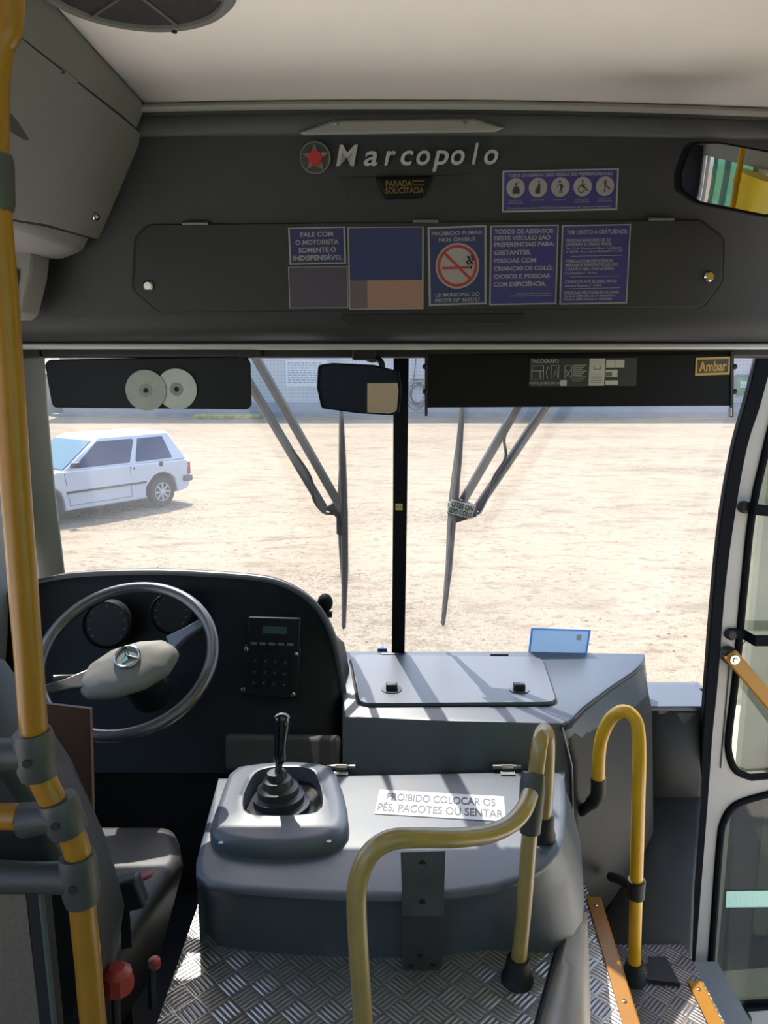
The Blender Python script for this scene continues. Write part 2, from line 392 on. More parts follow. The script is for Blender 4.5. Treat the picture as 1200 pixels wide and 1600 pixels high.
def tiles():
    m = mat('small_wall_tiles', lin(214,218,226), 0.5); n = m.node_tree.nodes; l = m.node_tree.links; b = n['Principled BSDF']
    tc = n.new('ShaderNodeTexCoord'); sp = n.new('ShaderNodeSeparateXYZ'); l.new(tc.outputs['Object'], sp.inputs[0])
    g = None
    for ax in (0, 2):
        f = mnode(n, l, 'FRACT', mnode(n, l, 'MULTIPLY', mnode(n, l, 'ADD', sp.outputs[ax], 200), 5.0))
        q = mnode(n, l, 'LESS_THAN', f, 0.14); g = q if g is None else mnode(n, l, 'MAXIMUM', g, q)
    no = n.new('ShaderNodeTexNoise'); no.inputs['Scale'].default_value = 0.5; no.inputs['Detail'].default_value = 5; l.new(tc.outputs['Object'], no.inputs['Vector'])
    x = n.new('ShaderNodeMix'); x.data_type = 'RGBA'; x.inputs[6].default_value = lin(224,226,232); x.inputs[7].default_value = lin(186,190,200); l.new(g, x.inputs[0])
    y = n.new('ShaderNodeMix'); y.data_type = 'RGBA'; y.blend_type = 'MULTIPLY'; y.inputs[0].default_value = 0.35; l.new(x.outputs[2], y.inputs[6]); l.new(no.outputs['Color'], y.inputs[7])
    l.new(y.outputs[2], b.inputs['Base Color']); return m
WY = PZ(600, 648, GZ).y
xl = PY(96, 600, WY).x
wall = struct(MB().box((xl, WY, GZ), (70, WY+0.4, GZ+10.5)).build('wall_far', tiles(), smooth=0))
struct(MB().box((xl, WY-0.06, GZ), (70, WY-0.001, GZ+0.7)).build('trim_4', mat('grey_plinth', lin(168,170,176), 0.8, var=0.12, vscale=0.6), smooth=0))
MB().box((xl, WY-1.7, GZ), (70, WY-0.06, GZ+0.14)).build('trim_5', mat('concrete_kerb', lin(150,150,150), 0.85, var=0.15, vscale=1.5), smooth=0); struct(bpy.data.objects['trim_5'])
struct(MB().box((-80, WY+0.2, GZ), (xl-0.05, WY+0.6, GZ+2.3)).build('wall_side_yard', mat('mossy_concrete', lin(150,152,138), 0.9, var=0.3, vscale=0.8), smooth=0))
# plaque on the wall
p0, p1 = PY(446, 563, WY-0.03), PY(512, 604, WY-0.03)
pl = MB().box((p0.x, WY-0.05, p1.z), (p1.x, WY, p0.z)).build('wall_plaque', mat('plaque_white', lin(228,230,236), 0.5))
tag(pl, 'white plaque with rows of small writing on the far tiled wall', 'sign')
t = MB()
for i in range(9):
    z = p0.z - (p0.z-p1.z)*(0.1+0.092*i); x = p0.x+0.12
    while x < p1.x-0.3:
        w_ = random.uniform(0.08, 0.26); t.box((x, WY-0.056, z-0.035), (min(x+w_, p1.x-0.1), WY-0.05, z+0.02)); x += w_+0.06
t.build('writing', mat('plaque_ink', lin(150,154,168), 0.7), pl, smooth=0)
# bin
bc = PY(1157, 617, WY-0.35); bh = PY(1157, 585, WY-0.35).z - bc.z; bw = 0.32
rb = thing('recycling_bin', (bc.x, bc.y, bc.z), 'green recycling bin with white symbol fixed to the far wall', 'bin')
g_ = mat('bin_green', lin(44,140,104), 0.45)
MB().loft([[bc+V((sx*bw*k, sy*0.25*k, h)) for sx,sy in ((-1,-1),(1,-1),(1,1),(-1,1))] for k,h in ((0.82,0),(1,bh*0.86))]).build('body', g_, rb, bevel=0.03)
MB().loft([[bc+V((sx*bw*k, sy*0.27*k, h)) for sx,sy in ((-1,-1),(1,-1),(1,1),(-1,1))] for k,h in ((1.06,bh*0.86),(1.06,bh*0.92),(0.8,bh))]).build('lid', mat('bin_lid_green', lin(36,104,82), 0.45), rb, bevel=0.03)
sh = Sheet(bc+V((-0.17,-0.255,bh*0.66)), bc+V((0.17,-0.255,bh*0.66)), bc+V((-0.17,-0.245,bh*0.36)))
q = MB(); sh.quad(q, 0,0,1,1,0,0.012); lab = q.build('label_sticker', mat('bin_label', lin(214,240,228), 0.5), rb)
q = MB()
for a in range(3):
    b0 = math.radians(90+120*a)
    sh.poly(q, [(0.5+0.34*math.cos(b0+s_)*r_, 0.5-0.34*math.sin(b0+s_)*r_) for s_,r_ in ((-0.75,1),(-0.2,1),(0.35,1),(0.75,0.85),(0.35,0.62),(-0.2,0.62),(-0.75,0.62))], 0.012, 0.02)
q.build('recycling_arrows', g_, lab)
MB().box((bc.x-0.05, bc.y+0.2, bc.z+0.1), (bc.x+0.05, WY-0.002, bc.z+bh*0.8)).build('wall_bracket', M['steel'], rb)
# cable coil on the wall
cc = PY(652, 610, WY-0.12); q = MB()
for i in range(7):
    a = random.uniform(0.35,0.6); b_ = random.uniform(0.5,0.85); ox = random.uniform(-0.12,0.12); oz = random.uniform(-0.2,0.1)
    q.tube([cc+V((ox+a*math.cos(k*math.pi/9), -0.03*i, oz+b_*math.sin(k*math.pi/9)-0.1)) for k in range(18)], 0.02, 6, closed=True)
q.tube([cc+V((-0.2,0,0.6)), cc+V((-0.1,0.02,1.6)), cc+V((0,0.05,3))], 0.025, 6)
q.tube([cc+V((-0.4,-0.2,0.62)), cc+V((0.5,-0.2,0.62))], 0.03, 6)
tag(q.build('cable_coil', mat('cable_black', lin(44,46,54), 0.6)), 'tangled coil of dark cable hanging on the far wall', 'cable')
# low planter and scraps near the wall
pp = PZ(345, 655, GZ)
tag(MB().prism(fillet([pp+V((-1.5,0,0)), pp+V((2.0,0,0)), pp+V((2.0,1.1,0)), pp+V((-1.5,1.1,0))], 0.3), (0,0,0.22)).build('planting_bed', mat('dry_grass_bed', lin(176,168,96), 0.9, var=0.4, vscale=3), bevel=0.05), 'low yellowish planting bed at the foot of the far wall', 'planter')

# ------------------------------------------------------------------ car
def car():
    R = PZ(254, 791, GZ); F = V((-5.66+0.03, 12.62, GZ))
    fw = (F-R); fw.z = 0; fw.normalize()
    root = thing('hatchback_car', (0,0,0), 'white three-door hatchback parked out on the sandy yard', 'car')
    W = 1.54; hw = W/2
    wp = mat('white_car_paint', lin(226,230,240), 0.25, coat=0.5); dk = mat('car_dark_glass', lin(66,88,124), 0.5, spec=0.08)
    bl = mat('car_black_trim', lin(40,42,48), 0.6); tyre = mat('tyre', lin(46,47,52), 0.8); gr = mat('car_bumper_grey', lin(112,116,124), 0.6)
    # local: x forward from the rear axle, y to the car's own left, z up
    L0, L1 = -0.66, 2.98; ax = 2.36; wr = 0.285
    def arch(c, r, n=9): return [(c+r*math.cos(math.pi*k/n), 0.30+r*math.sin(math.pi*k/n)) for k in range(n+1)]
    prof = [(L0,0.36),(L0,0.5),(L0+0.02,0.72),(L0+0.07,0.86),(2.0,0.88),(2.10,0.885),(2.84,0.78),(L1-0.02,0.70),(L1,0.5),(L1,0.34),(L1-0.08,0.24)]
    prof += [(ax+0.36,0.24)] + arch(ax, 0.36)[0:] + [(ax-0.36,0.20),(0.36,0.20)] + arch(0, 0.36) + [(-0.36,0.24),(L0+0.06,0.28)]
    b = MB(); b.loft([[V((x,y*(hw - (0.03 if z < 0.45 else 0)),z)) for x,z in prof] for y in (-1,1)]); body = b.build('body', wp, root, bevel=0.025)
    MB().box((L0+0.1,-hw+0.2,0.22),(L1-0.1,hw-0.2,0.8)).build('underbody', bl, root)
    # greenhouse
    base = [(L0+0.04,0.86),(0.95,0.88),(1.98,0.88)]; 
    bx0, bx1 = L0+0.06, 2.02; rx0, rx1 = L0+0.34, 1.26; zr = 1.42; zb = 0.86
    ring = lambda x0,x1,y,z: [V((x0,-y,z)),V((x1,-y,z)),V((x1,y,z)),V((x0,y,z))]
    b = MB(); b.loft([ring(bx0,bx1,hw-0.02,zb), ring(rx0,rx1,hw-0.17,zr-0.04), ring(rx0+0.05,rx1-0.1,hw-0.22,zr)]); b.build('cabin', wp, root, bevel=0.03)
    def sideq(u0,u1,v0,v1, s=1):            # on the slanted side: fractions along the base/roof line and up
        def pt(u,v):
            x = (bx0+(bx1-bx0)*u)*(1-v) + (rx0+(rx1-rx0)*u)*v
            return V((x, s*((hw-0.02)*(1-v)+(hw-0.17)*v), zb*(1-v)+(zr-0.04)*v))
        return [pt(u0,v0),pt(u1,v0),pt(u1,v1),pt(u0,v1)]
    for s in (1,-1):
        for nm,u0,u1 in (('rear_side_window',0.12,0.45),('door_window',0.50,0.95)):
            q = fillet(sideq(u0,u1,0.10,0.90,s), 0.03, 3); MB().prism([p+V((0,s*0.001,0)) for p in q], (0,s*0.008,0)).build(nm, dk, root, label='dark tinted car window')
    def frontq(y, v0, v1):
        o = []
        for v,sg in ((v0,-1),(v0,1),(v1,1),(v1,-1)):
            o.append(V((bx1*(1-v)+rx1*v+0.004, sg*(y-0.14*v), zb*(1-v)+(zr-0.04)*v)))
        return o
    MB().prism(frontq(hw-0.08,0.08,0.92), (0.012,0,0.01)).build('windscreen', mat('car_windscreen', lin(96,136,150), 0.3, spec=0.15), root)
    MB().prism([V((bx0-0.004,-0.55,0.95)),V((bx0-0.004,0.55,0.95)),V((rx0-0.05,0.48,1.34)),V((rx0-0.05,-0.48,1.34))], (-0.012,0,0.006)).build('rear_window', dk, root)
    for s in (1,-1):
        MB().box((0.37,s*hw-0.012,0.50),(ax-0.37,s*hw+0.012,0.55)).build('side_moulding', mat('car_moulding', lin(74,78,92), 0.5), root)
        MB().prism([V((1.76,s*hw,0.93)),V((1.90,s*hw,0.93)),V((1.88,s*hw,1.02)),V((1.78,s*hw,1.03))], (0,s*0.15,0.01)).build('wing_mirror', bl, root, bevel=0.02)
        MB().lathe((0.62,s*hw*0.995,0.80),(0,s,0),[(0.018,0),(0.018,0.008)],14).build('door_lock', bl, root)
        q = MB(); q.tube([V((0.70,s*(hw+0.001),0.28)),V((0.70,s*(hw+0.001),0.84))],0.004,5); q.tube([V((1.93,s*(hw+0.001),0.30)),V((2.0,s*(hw+0.001),0.84))],0.004,5)
        q.tube([V((0.7,s*(hw-0.026),0.285)),V((1.93,s*(hw-0.026),0.285))],0.004,5); q.build('door_gap', bl, root)
        MB().box((L0-0.012,s*hw-(0.14 if s>0 else -0.0),0.56),(L0+0.05,s*hw+(0.004 if s>0 else 0.14),0.80)).build('tail_lamp', mat('tail_lamp_red', lin(196,40,48), 0.25), root, bevel=0.01)
        MB().box((L1-0.06,s*0.55-0.16,0.56),(L1+0.004,s*0.55+0.16,0.68)).build('headlamp', mat('headlamp_glass', lin(200,206,210), 0.1), root, bevel=0.01)
    MB().lathe((0.02,hw*0.998,0.82),(0,1,0),[(0.048,0),(0.048,0.006),(0.04,0.01)],18).build('fuel_cap', bl, root)
    MB().loft([[V((x,y,z)) for x,y in ((L0-0.07,-hw),(L0+0.16,-hw-0.012),(L0+0.16,hw+0.012),(L0-0.07,hw))] for z in (0.42,0.55)]).build('rear_bumper', gr, root, bevel=0.03)
    MB().loft([[V((x,y,z)) for x,y in ((L1+0.06,-hw+0.03),(L1-0.16,-hw-0.01),(L1-0.16,hw+0.01),(L1+0.06,hw-0.03))] for z in (0.34,0.54)]).build('front_bumper', gr, root, bevel=0.03)
    for cx in (0, ax):
        for s in (1,-1):
            y0 = s*(hw-0.15)
            wh = MB().lathe((cx,y0,wr),(0,s,0),[(0.17,0),(wr-0.02,0),(wr,0.02),(wr,0.12),(wr-0.02,0.14),(0.185,0.145),(0.18,0.11)],32).build('wheel', tyre, root)
            rm = MB(); rm.lathe((cx,y0,wr),(0,s,0),[(0.18,0.09),(0.18,0.135),(0.165,0.135),(0.160,0.105)],32)
            rm.lathe((cx,y0,wr),(0,s,0),[(0.05,0.10),(0.05,0.135),(0.03,0.14)],20)
            for k in range(8):
                a = math.pi*k/4; d = V((math.cos(a),0,math.sin(a))); e = V((-math.sin(a),0,math.cos(a)))
                c = V((cx,y0+s*0.122,wr)); rm.obox(c+d*0.105, d*0.062, e*0.018, V((0,0.012,0)))
            rm.build('alloy_rim', mat('alloy_rim_silver', lin(206,210,216), 0.35, 0.4), wh)
            MB().lathe((cx,y0,wr),(0,s,0),[(0.165,0.06),(0.165,0.085)],24).build('brake_disc', bl, wh)
    left = V((-fw.y, fw.x, 0))
    root.rotation_euler = (0,0,math.atan2(fw.y, fw.x))
    root.location = R - left*(hw-0.05) + V((0,0,0.0))
    return root
car()

# ------------------------------------------------------------------ bus shell
BX = 1.20
q = MB(); xs = [-0.60+1.75*i/14 for i in range(15)]
top = lambda x: 0.664-0.020*(x/1.0)**2
q.grid([[V((x,y,top(x))) for x in xs] for y in (2.085,0.6,-1,-3,-5)])
ceil = struct(q.build('ceiling', M['ceiling'], solid=0.01))
MB().box((-1.25,-5.1,0.72),(1.25,2.45,0.80)).build('roof_skin', M['white'], ceil, smooth=0)
struct(MB().box((-1.22,-5,-2.2),(1.14,2.66,-2.16)).build('floor_underbody', M['dark_floor'], smooth=0))
floor_o = [(-0.47,1.75),(-0.3,1.75),(0.44,1.75),(0.455,1.70),(0.44,1.664),(0.40,1.56),(0.36,1.46),(0.32,1.366),(0.26,1.2),(0.20,1.0),(0.2,0.3),(1.18,0.3),(1.18,-5),(-1.18,-5),(-1.18,0.85),(-0.47,0.85)]
struct(MB().prism([V((x,y,-1.333)) for x,y in floor_o], (0,0,-0.03)).build('floor', M['plate'], smooth=0))
struct(MB().box((-1.18,0.86,-1.72),(-0.475,2.3,-1.66)).build('floor_cab', M['dark_floor'], smooth=0))
struct(MB().box((0.22,0.3,-1.9),(0.595,2.2,-1.5)).build('floor_upper_step', M['plate'], smooth=0))
struct(MB().box((0.90,0.3,-2.16),(1.20,2.42,-2.10)).build('floor_sill', M['frame'], smooth=0))
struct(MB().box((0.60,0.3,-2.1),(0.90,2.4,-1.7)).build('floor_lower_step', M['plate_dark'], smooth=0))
# side walls with window bands
q = MB()
q.box((-1.25,-5,-2.2),(-1.18,2.5,-0.92)); q.box((-1.25,-5,0.38),(-1.18,2.42,0.72))
for y0,y1 in ((2.05,2.5),(0.75,0.85),(-0.85,-0.75),(-2.45,-2.35),(-5,-4.0)): q.box((-1.25,y0,-0.92),(-1.18,y1,0.38))
struct(q.build('wall_left', M['wall_in'], smooth=0))
q = MB()
q.box((1.18,-5,-2.2),(1.25,0.9,-0.92)); q.box((1.18,-5,0.38),(1.25,2.42,0.72))
for y0,y1 in ((0.78,0.9),(-0.5,-0.4),(-1.75,-1.65),(-3.2,-3.1),(-5,-4.4)): q.box((1.18,y0,-0.92),(1.25,y1,0.38))
struct(q.build('wall_right', M['wall_in'], smooth=0))
struct(MB().box((-1.25,-5.1,-2.2),(1.25,-5,0.72)).build('wall_back', M['dark_floor'], smooth=0))
struct(MB().loft([[V((x,y,z)) for x,y in ((-1.22,YW(z)+0.0),(1.18,YW(z)),(1.18,YW(z)+0.06),(-1.22,YW(z)+0.06))] for z in (-2.3,-1.16)]).build('wall_front', M['dash'], smooth=0))
for i,(y0,y1) in enumerate(((-0.4,0.78),(-1.65,-0.5))):
    struct(MB().box((1.21,y0,-0.92),(1.216,y1,0.38)).build('window_%d' % (i+4), M['teal_glass'], smooth=0))

# windscreen panes
def pane(nm, x0t, x1t, x0b, x1b):
    zt, zb = 0.14, -1.16
    b = MB(); b.loft([[V((x0b,YW(zb)+k,zb)),V((x1b,YW(zb)+k,zb)),V((x1t,YW(zt)+k,zt)),V((x0t,YW(zt)+k,zt))] for k in (0.012,0.017)])
    return struct(b.build(nm, M['windscreen'], smooth=0))
pane('window_1', -1.12, 0.035, -1.19, 0.035)
pane('window_2', 0.065, 1.19, 0.065, 1.15)
def wbar(pts, w0, k0, k1):                    # flat bar lying on the windscreen, px path with widths in px
    ring = []
    for (px,py),w_ in zip(pts, w0):
        ring.append([PW(px-w_/2,py,k0), PW(px+w_/2,py,k0), PW(px+w_/2,py,k1), PW(px-w_/2,py,k1)])
    return MB().loft(ring)
struct(wbar([(627,535),(625,800),(622,1032)], [24,22,20], -0.012, 0.022).build('trim_1', M['rubber_gloss'], bevel=0.004))
o = bpy.data.objects['trim_1']
sh = Sheet(PW(618,787,0.0225), PW(629,787,0.0225), PW(618,797,0.0225)); q = MB(); sh.quad(q,0,0,1,1,0,0.001); stk = q.build('yellow_sticker', mat('pale_yellow_label', lin(214,206,120), 0.5), o)
q = MB(); text(q, sh, '!!', 0.5, 0.5, 0.008, 0.012, 0.0018); q.build('sticker_mark', M['gap'], stk)
struct(wbar([(44,535),(52,640),(64,760),(78,880),(84,940)], [50,46,44,44,44], -0.02, 0.03).build('trim_2', M['pillar'], bevel=0.006))
# dark rail over the windscreen
q = MB(); q.box((-1.18,2.30,0.03),(1.18,2.42,0.075)); q.build('trim_3', M['rubber'], bevel=0.008)
struct(bpy.data.objects['trim_3'])

# ------------------------------------------------------------------ overhead panel above the windscreen
A1, A2 = V((0,2.13,0.585)), V((0,2.15,0.125)); HD = (A2-A1).normalized(); HN = V((0,-(-HD.z),-(HD.y))); HN = V((0, HD.z, -HD.y)).normalized()
HN = HN if HN.y < 0 else -HN
def PH(px, py, k=0.0): return PN(px, py, A1+HN*k, HN)
hp = thing('overhead_console', (0,2.1,0.1), 'dark grey moulded panel spanning the cab above the windscreen', 'panel')
prof = [(2.085,0.648),(2.10,0.630),(2.13,0.585),(2.149,0.140),(2.153,0.118),(2.162,0.098),(2.185,0.080),(2.22,0.068),(2.36,0.07),(2.44,0.10),(2.44,0.70),(2.085,0.70)]
HX = [-1.18+2.36*i/16 for i in range(17)]
q = MB(); q.loft([[V((x, y, z-(0.018*(x/1.0)**2 if i in (0,1) and z > 0.5 else 0))) for i,(y,z) in enumerate(prof)] for x in HX]); q.build('moulding', M['header'], hp, smooth=50)
q = MB(); q.tube([V((x,2.080,top(x)-0.014)) for x in HX], 0.011, 10); q.build('ceiling_joint_strip', M['strip'], hp)
q = MB(); q.box((-1.18,2.205,0.052),(1.18,2.25,0.069)); q.build('bottom_trim_strip', mat('silver_trim', lin(186,184,178), 0.35), hp, bevel=0.006)
q = MB(); q.grid([[V((x,y,z-0.018*(x/1.0)**2*k_)) for x in HX] for y,z,k_ in ((2.097,0.633,1),(2.119,0.599,0.8),(2.123,0.590,0.6))]); q.build('top_band', mat('lit_grey_band', lin(84,86,85), 0.55), hp, solid=0.003)  # lighter grey stands in for light on the top chamfer
door_px = [(232,351),(1095,344),(1130,372),(1128,440),(1098,480),(250,488),(208,452),(212,372)]
dp = fillet([PH(*p) for p in door_px], 0.03, 5)
cen = sum(dp, V())/len(dp)
MB().prism([cen+(p-cen)*1.0+ (p-cen).normalized()*0.004 for p in dp], HN*0.0025).build('door_gap', M['gap'], hp)
ad = MB().prism([cen+(p-cen)-(p-cen).normalized()*0.004 for p in dp], HN*0.007).build('access_door', M['header_door'], hp, bevel=0.002)
for px,py in ((305,349),(665,346),(1033,342)):
    q = MB(); q.tube([PH(px-20,py,0.009), PH(px+20,py,0.009)], 0.005, 10); q.build('hinge', M['steel'], ad)
for px,py in ((232,447),(1107,432)):
    q = MB(); q.lathe(PH(px,py,0.006), HN, [(0.014,0),(0.014,0.006),(0.010,0.010),(0.004,0.010)], 20); q.build('lock', M['chrome'], ad)
MB().prism(fillet([PH(520,492,0.001),PH(835,490,0.001),PH(800,506,0.001),PH(550,508,0.001)],0.01,3), HN*0.004).build('recess_shade', M['gap'], hp, bevel=0.003)  # raised black patch painted for the shadow in the recess
# lamp
lm = [(465,208),(520,187),(742,184),(790,200),(776,207),(474,212)]
lt = thing('cab_lamp', PH(625,198), 'long pale lamp cover with tapered ends on top of the overhead panel', 'lamp')
MB().loft([[PH(x,y,0.004) for x,y in lm],[PH(x,y,0.022) for x,y in lm]]).build('base', M['gap'], lt, bevel=0.003)
MB().loft([[PH(x,y,0.016) for x,y in lm],[PH(625+(x-625)*0.985,198+(y-198)*0.9,0.042) for x,y in lm]]).build('diffuser', M['lamp'], lt, bevel=0.008)
for x in (526,726): MB().lathe(PH(x,193,0.040), HN, [(0.006,0),(0.006,0.004),(0.003,0.006)], 12).build('screw', M['steel'], lt)
# brand letters and emblem
bz = [[PH(x,y,k) for x,y in fillet([V((x,y,0)) for x,y in ((470,228),(782,222),(784,262),(700,266),(480,272))],10,3) for x,y in [(x,y)]] for k in (0,)] if False else None
sh = Sheet(PH(470,226,0.002), PH(786,222,0.002), PH(471,270,0.002))
em = thing('round_emblem', sh.at(0.07,0.5), 'round metal emblem with red centre beside the raised letters', 'emblem')
q = MB(); sh.disc(q, 0.07,0.5,0.037,0,0.006,32); q.build('base_disc', mat('emblem_bronze', lin(96,94,84), 0.35, 0.6), em)
q = MB(); sh.disc(q, 0.07,0.5,0.040,0,0.010,32,hole=0.036)
for k in range(5):
    a = math.radians(-90+72*k); c = sh.at(0.07,0.5,0.008); d = sh.U*math.cos(a)+sh.D*math.sin(a); e = sh.U*-math.sin(a)+sh.D*math.cos(a)
    q.loft([[c+d*0.016-e*0.010, c+d*0.036-e*0.002, c+d*0.036+e*0.002, c+d*0.016+e*0.010],[x+sh.N*0.004 for x in (c+d*0.016-e*0.008, c+d*0.034-e*0.001, c+d*0.034+e*0.001, c+d*0.016+e*0.008)]])
q.build('metal_points', M['steel'], em)
q = MB(); sh.disc(q, 0.07,0.5,0.021,0.006,0.016,28,r2=0.017); q.build('red_centre', mat('emblem_red', lin(200,30,38), 0.3), em)
M['letter'] = mat('satin_silver_letters', lin(205,205,205), 0.3, 0.55)
lg = thing('badge_lettering', sh.at(0.58,0.5), 'raised silver letters spelling a word in spaced italics on the panel', 'lettering')
letters = 'Marcopolo'; ux = [0.228,0.345,0.442,0.525,0.605,0.690,0.775,0.862,0.940]; wd = [0.054,0.034,0.030,0.032,0.034,0.040,0.034,0.016,0.034]
# letters on their own base line: capital and lower-case sizes differ inside one font, so keep one scale
for ch,u,w_ in zip(letters, ux, wd):
    q = MB(); text(q, sh, ch, u, 0.42, 0.050, w_*1.05, 0.006, depth=0.010, bold=0.014, shear=0.22); q.build('letter', M['letter'], lg)
# stop display
so = [(585,276),(678,274),(662,310),(602,312)]
st = thing('stop_request_display', PH(631,293), 'small black display with amber words under the raised letters', 'display')
MB().loft([[PH(x,y,0.001) for x,y in so],[PH(631+(x-631)*0.95,293+(y-293)*0.93,0.022) for x,y in so]]).build('housing', M['blind'], st, bevel=0.006)
sh = Sheet(PH(600,281,0.0225), PH(664,280,0.0225), PH(601,304,0.0225))
q = MB(); text(q, sh, 'PARADA', 0.36, 0.26, 0.014, 0.068, 0.0015, bold=0.02); text(q, sh, 'SOLICITADA', 0.5, 0.74, 0.014, 0.100, 0.0015, bold=0.02); q.build('amber_words', M['amber'], st)
q = MB(); sh.line(q, [(0.70,0.12),(0.98,0.12),(0.98,0.40),(0.70,0.40),(0.70,0.12)], 0.0012, 0.0015); q.build('bell_mark', M['amber'], st)
q = MB(); q.prism([PH(*p) for p in ((530,278),(735,272),(715,308),(540,314))], HN*0.0035); q.build('display_recess', M['header'], hp, bevel=0.003)

# ---- stickers on the panel
def sticker(name, label, cat, px, k, back, front, border=(0.015,0.02), parts=True, fr_name='printed_field'):
    s = Sheet(PH(*px[0], k), PH(*px[1], k), PH(*px[2], k))
    q = MB(); s.quad(q, 0,0,1,1,0,0.0012); o = q.build(name, back, smooth=0); tag(o, label, cat)
    if front is not None:
        q = MB(); s.quad(q, border[0],border[1],1-border[0],1-border[1],0.0012,0.0018); q.build(fr_name, front, o, smooth=0)
    return s, o
K0 = 0.0075
s, o = sticker('notice_sticker', 'small dark blue notice asking passengers not to talk to the driver', 'sticker', [(450,356),(539,354),(450,414)], K0, M['sign_white'], M['navy'], (0.03,0.035))
q = MB()
for i,(t_,w_) in enumerate((('FALE COM',0.57),('O MOTORISTA',0.76),('SOMENTE O',0.66),('INDISPENSÁVEL',0.88))): text(q, s, t_, 0.5, 0.19+0.21*i, s.H*0.125, s.W*w_, 0.0022, bold=0.026)
q.build('lettering', M['sign_white'], o)
s, o = sticker('plain_sticker', 'blank dusky mauve sticker directly under the small blue driver notice', 'sticker', [(450,417),(543,416),(450,482)], K0, M['strip'], M['mauve_print'], (0.015,0.015))
s, o = sticker('poster_sticker', 'square poster, navy above and dull brown below, left of the no smoking sign', 'sticker', [(543,355),(662,354),(543,484)], K0+0.001, M['strip'], M['navy'], (0.02,0.012))
q = MB(); s.quad(q, 0.25,0.64,0.98,0.985,0.0018,0.0024); q.build('brown_patch', M['brown_print'], o, smooth=0)
q = MB(); s.quad(q, 0.02,0.64,0.25,0.985,0.0018,0.0024); q.build('mauve_patch', mat('dusky_brown_print', lin(104,88,92), 0.5), o, smooth=0)
s, o = sticker('no_smoking_sign', 'blue sign with crossed-out cigarette on a white disc', 'sign', [(668,355),(760,352),(669,478)], K0, M['sign_white'], M['navy'], (0.035,0.022))
q = MB(); s.disc(q, 0.5,0.50,s.W*0.375,0.0018,0.0024,40); dsc = q.build('white_disc', M['sign_white'], o)
q = MB(); s.disc(q, 0.5,0.50,s.W*0.345,0.0024,0.003,40,hole=s.W*0.295)
d = s.W*0.32/math.sqrt(2); c = s.at(0.5,0.50,0.0027); e1 = (s.U+s.D).normalized(); e2 = (s.U-s.D).normalized(); q.obox(c, e1*s.W*0.315, e2*s.W*0.022, s.N*0.0003)
q.build('red_ring', M['sign_red'], dsc)
q = MB(); s.quad(q, 0.24,0.505,0.70,0.54,0.0024,0.0028); q.build('cigarette', mat('cigarette_red', lin(166,60,56), 0.5), dsc)
q = MB(); s.quad(q, 0.71,0.505,0.75,0.54,0.0024,0.0028); s.line(q, [(0.70,0.49),(0.66,0.45),(0.72,0.42),(0.67,0.38)], 0.003, 0.0026); s.line(q, [(0.76,0.49),(0.73,0.45),(0.78,0.42),(0.74,0.37)], 0.003, 0.0026); q.build('smoke', M['gap'], dsc)
q = MB()
for t_,v,w_ in (('PROIBIDO FUMAR',0.085,0.86),('NOS ÔNIBUS',0.165,0.62),('LEI MUNICIPAL DO',0.865,0.76),('RECIFE Nº 4695/57',0.935,0.78)): text(q, s, t_, 0.5, v, s.H*0.046, s.W*w_, 0.0022, bold=0.012)
q.build('lettering', M['sign_white'], o)
s, o = sticker('priority_seat_notice', 'violet notice in bold capitals about priority seats for passengers', 'sign', [(766,353),(873,351),(765,477)], K0+0.0005, M['sign_white'], M['indigo'], (0.02,0.016))
q = MB()
for t_,v,w_ in (('TODOS OS ASSENTOS',0.075,0.86),('DESTE VEÍCULO SÃO',0.155,0.82),('PREFERENCIAIS PARA:',0.235,0.88),('GESTANTES,',0.335,0.54),('PESSOAS COM',0.435,0.62),('CRIANÇAS DE COLO,',0.535,0.87),('IDOSOS E PESSOAS',0.635,0.83),('COM DEFICIÊNCIA.',0.735,0.78)): text(q, s, t_, 0.06, v, s.H*0.052, s.W*w_, 0.0022, align='L', bold=0.028)
text(q, s, 'De acordo com a portaria do Conselho Superior', 0.40, 0.855, s.H*0.018, s.W*0.52, 0.0022, align='L'); text(q, s, 'de Transporte Metropolitano', 0.30, 0.885, s.H*0.018, s.W*0.62, 0.0022, align='L')
q.build('lettering', M['sign_white'], o)
s, o = sticker('free_travel_notice', 'violet notice in small type about free travel, beside the priority seat notice', 'sign', [(878,352),(986,350),(875,476)], K0+0.001, M['sign_white'], M['indigo'], (0.02,0.016))
q = MB()
for t_,v,w_,h in (('TEM DIREITO A GRATUIDADE:',0.09,0.88,0.05),('PESSOAS MAIORES DE 65',0.19,0.64,0.036),('(SESSENTA E CINCO) ANOS.',0.24,0.66,0.036),('Art. 39 do Estatuto do Idoso - Lei Federal',0.29,0.80,0.026),('nº 10.741, Art. 1 da Lei Estadual nº 11.019',0.33,0.82,0.026),
        ('PESSOAS COM DEFICIÊNCIA,',0.45,0.70,0.036),('MEDIANTE APRESENTAÇÃO DO',0.50,0.76,0.036),('CARTÃO VEM LIVRE ACESSO.',0.55,0.72,0.036),('Lei Estadual nº 14.916',0.60,0.46,0.026),('CRIANÇAS ATÉ 06 (SEIS) ANOS',0.71,0.76,0.036),('Decreto Estadual nº 14.846',0.76,0.54,0.026),
        ('POLICIAIS MILITARES ESTADUAIS',0.85,0.80,0.036),('Portaria EMTU/Recife nº 004/2000 e',0.895,0.74,0.026),('Portaria EMTU/Recife nº 005/2000',0.935,0.70,0.026)):
    text(q, s, t_, 0.07, v, s.H*h, s.W*w_, 0.0022, align='L', bold=0.016)
for v in (0.385,0.645,0.795): s.quad(q, 0.14,v,0.88,v+0.006,0.0018,0.0024)
q.build('lettering', M['sign_white'], o)
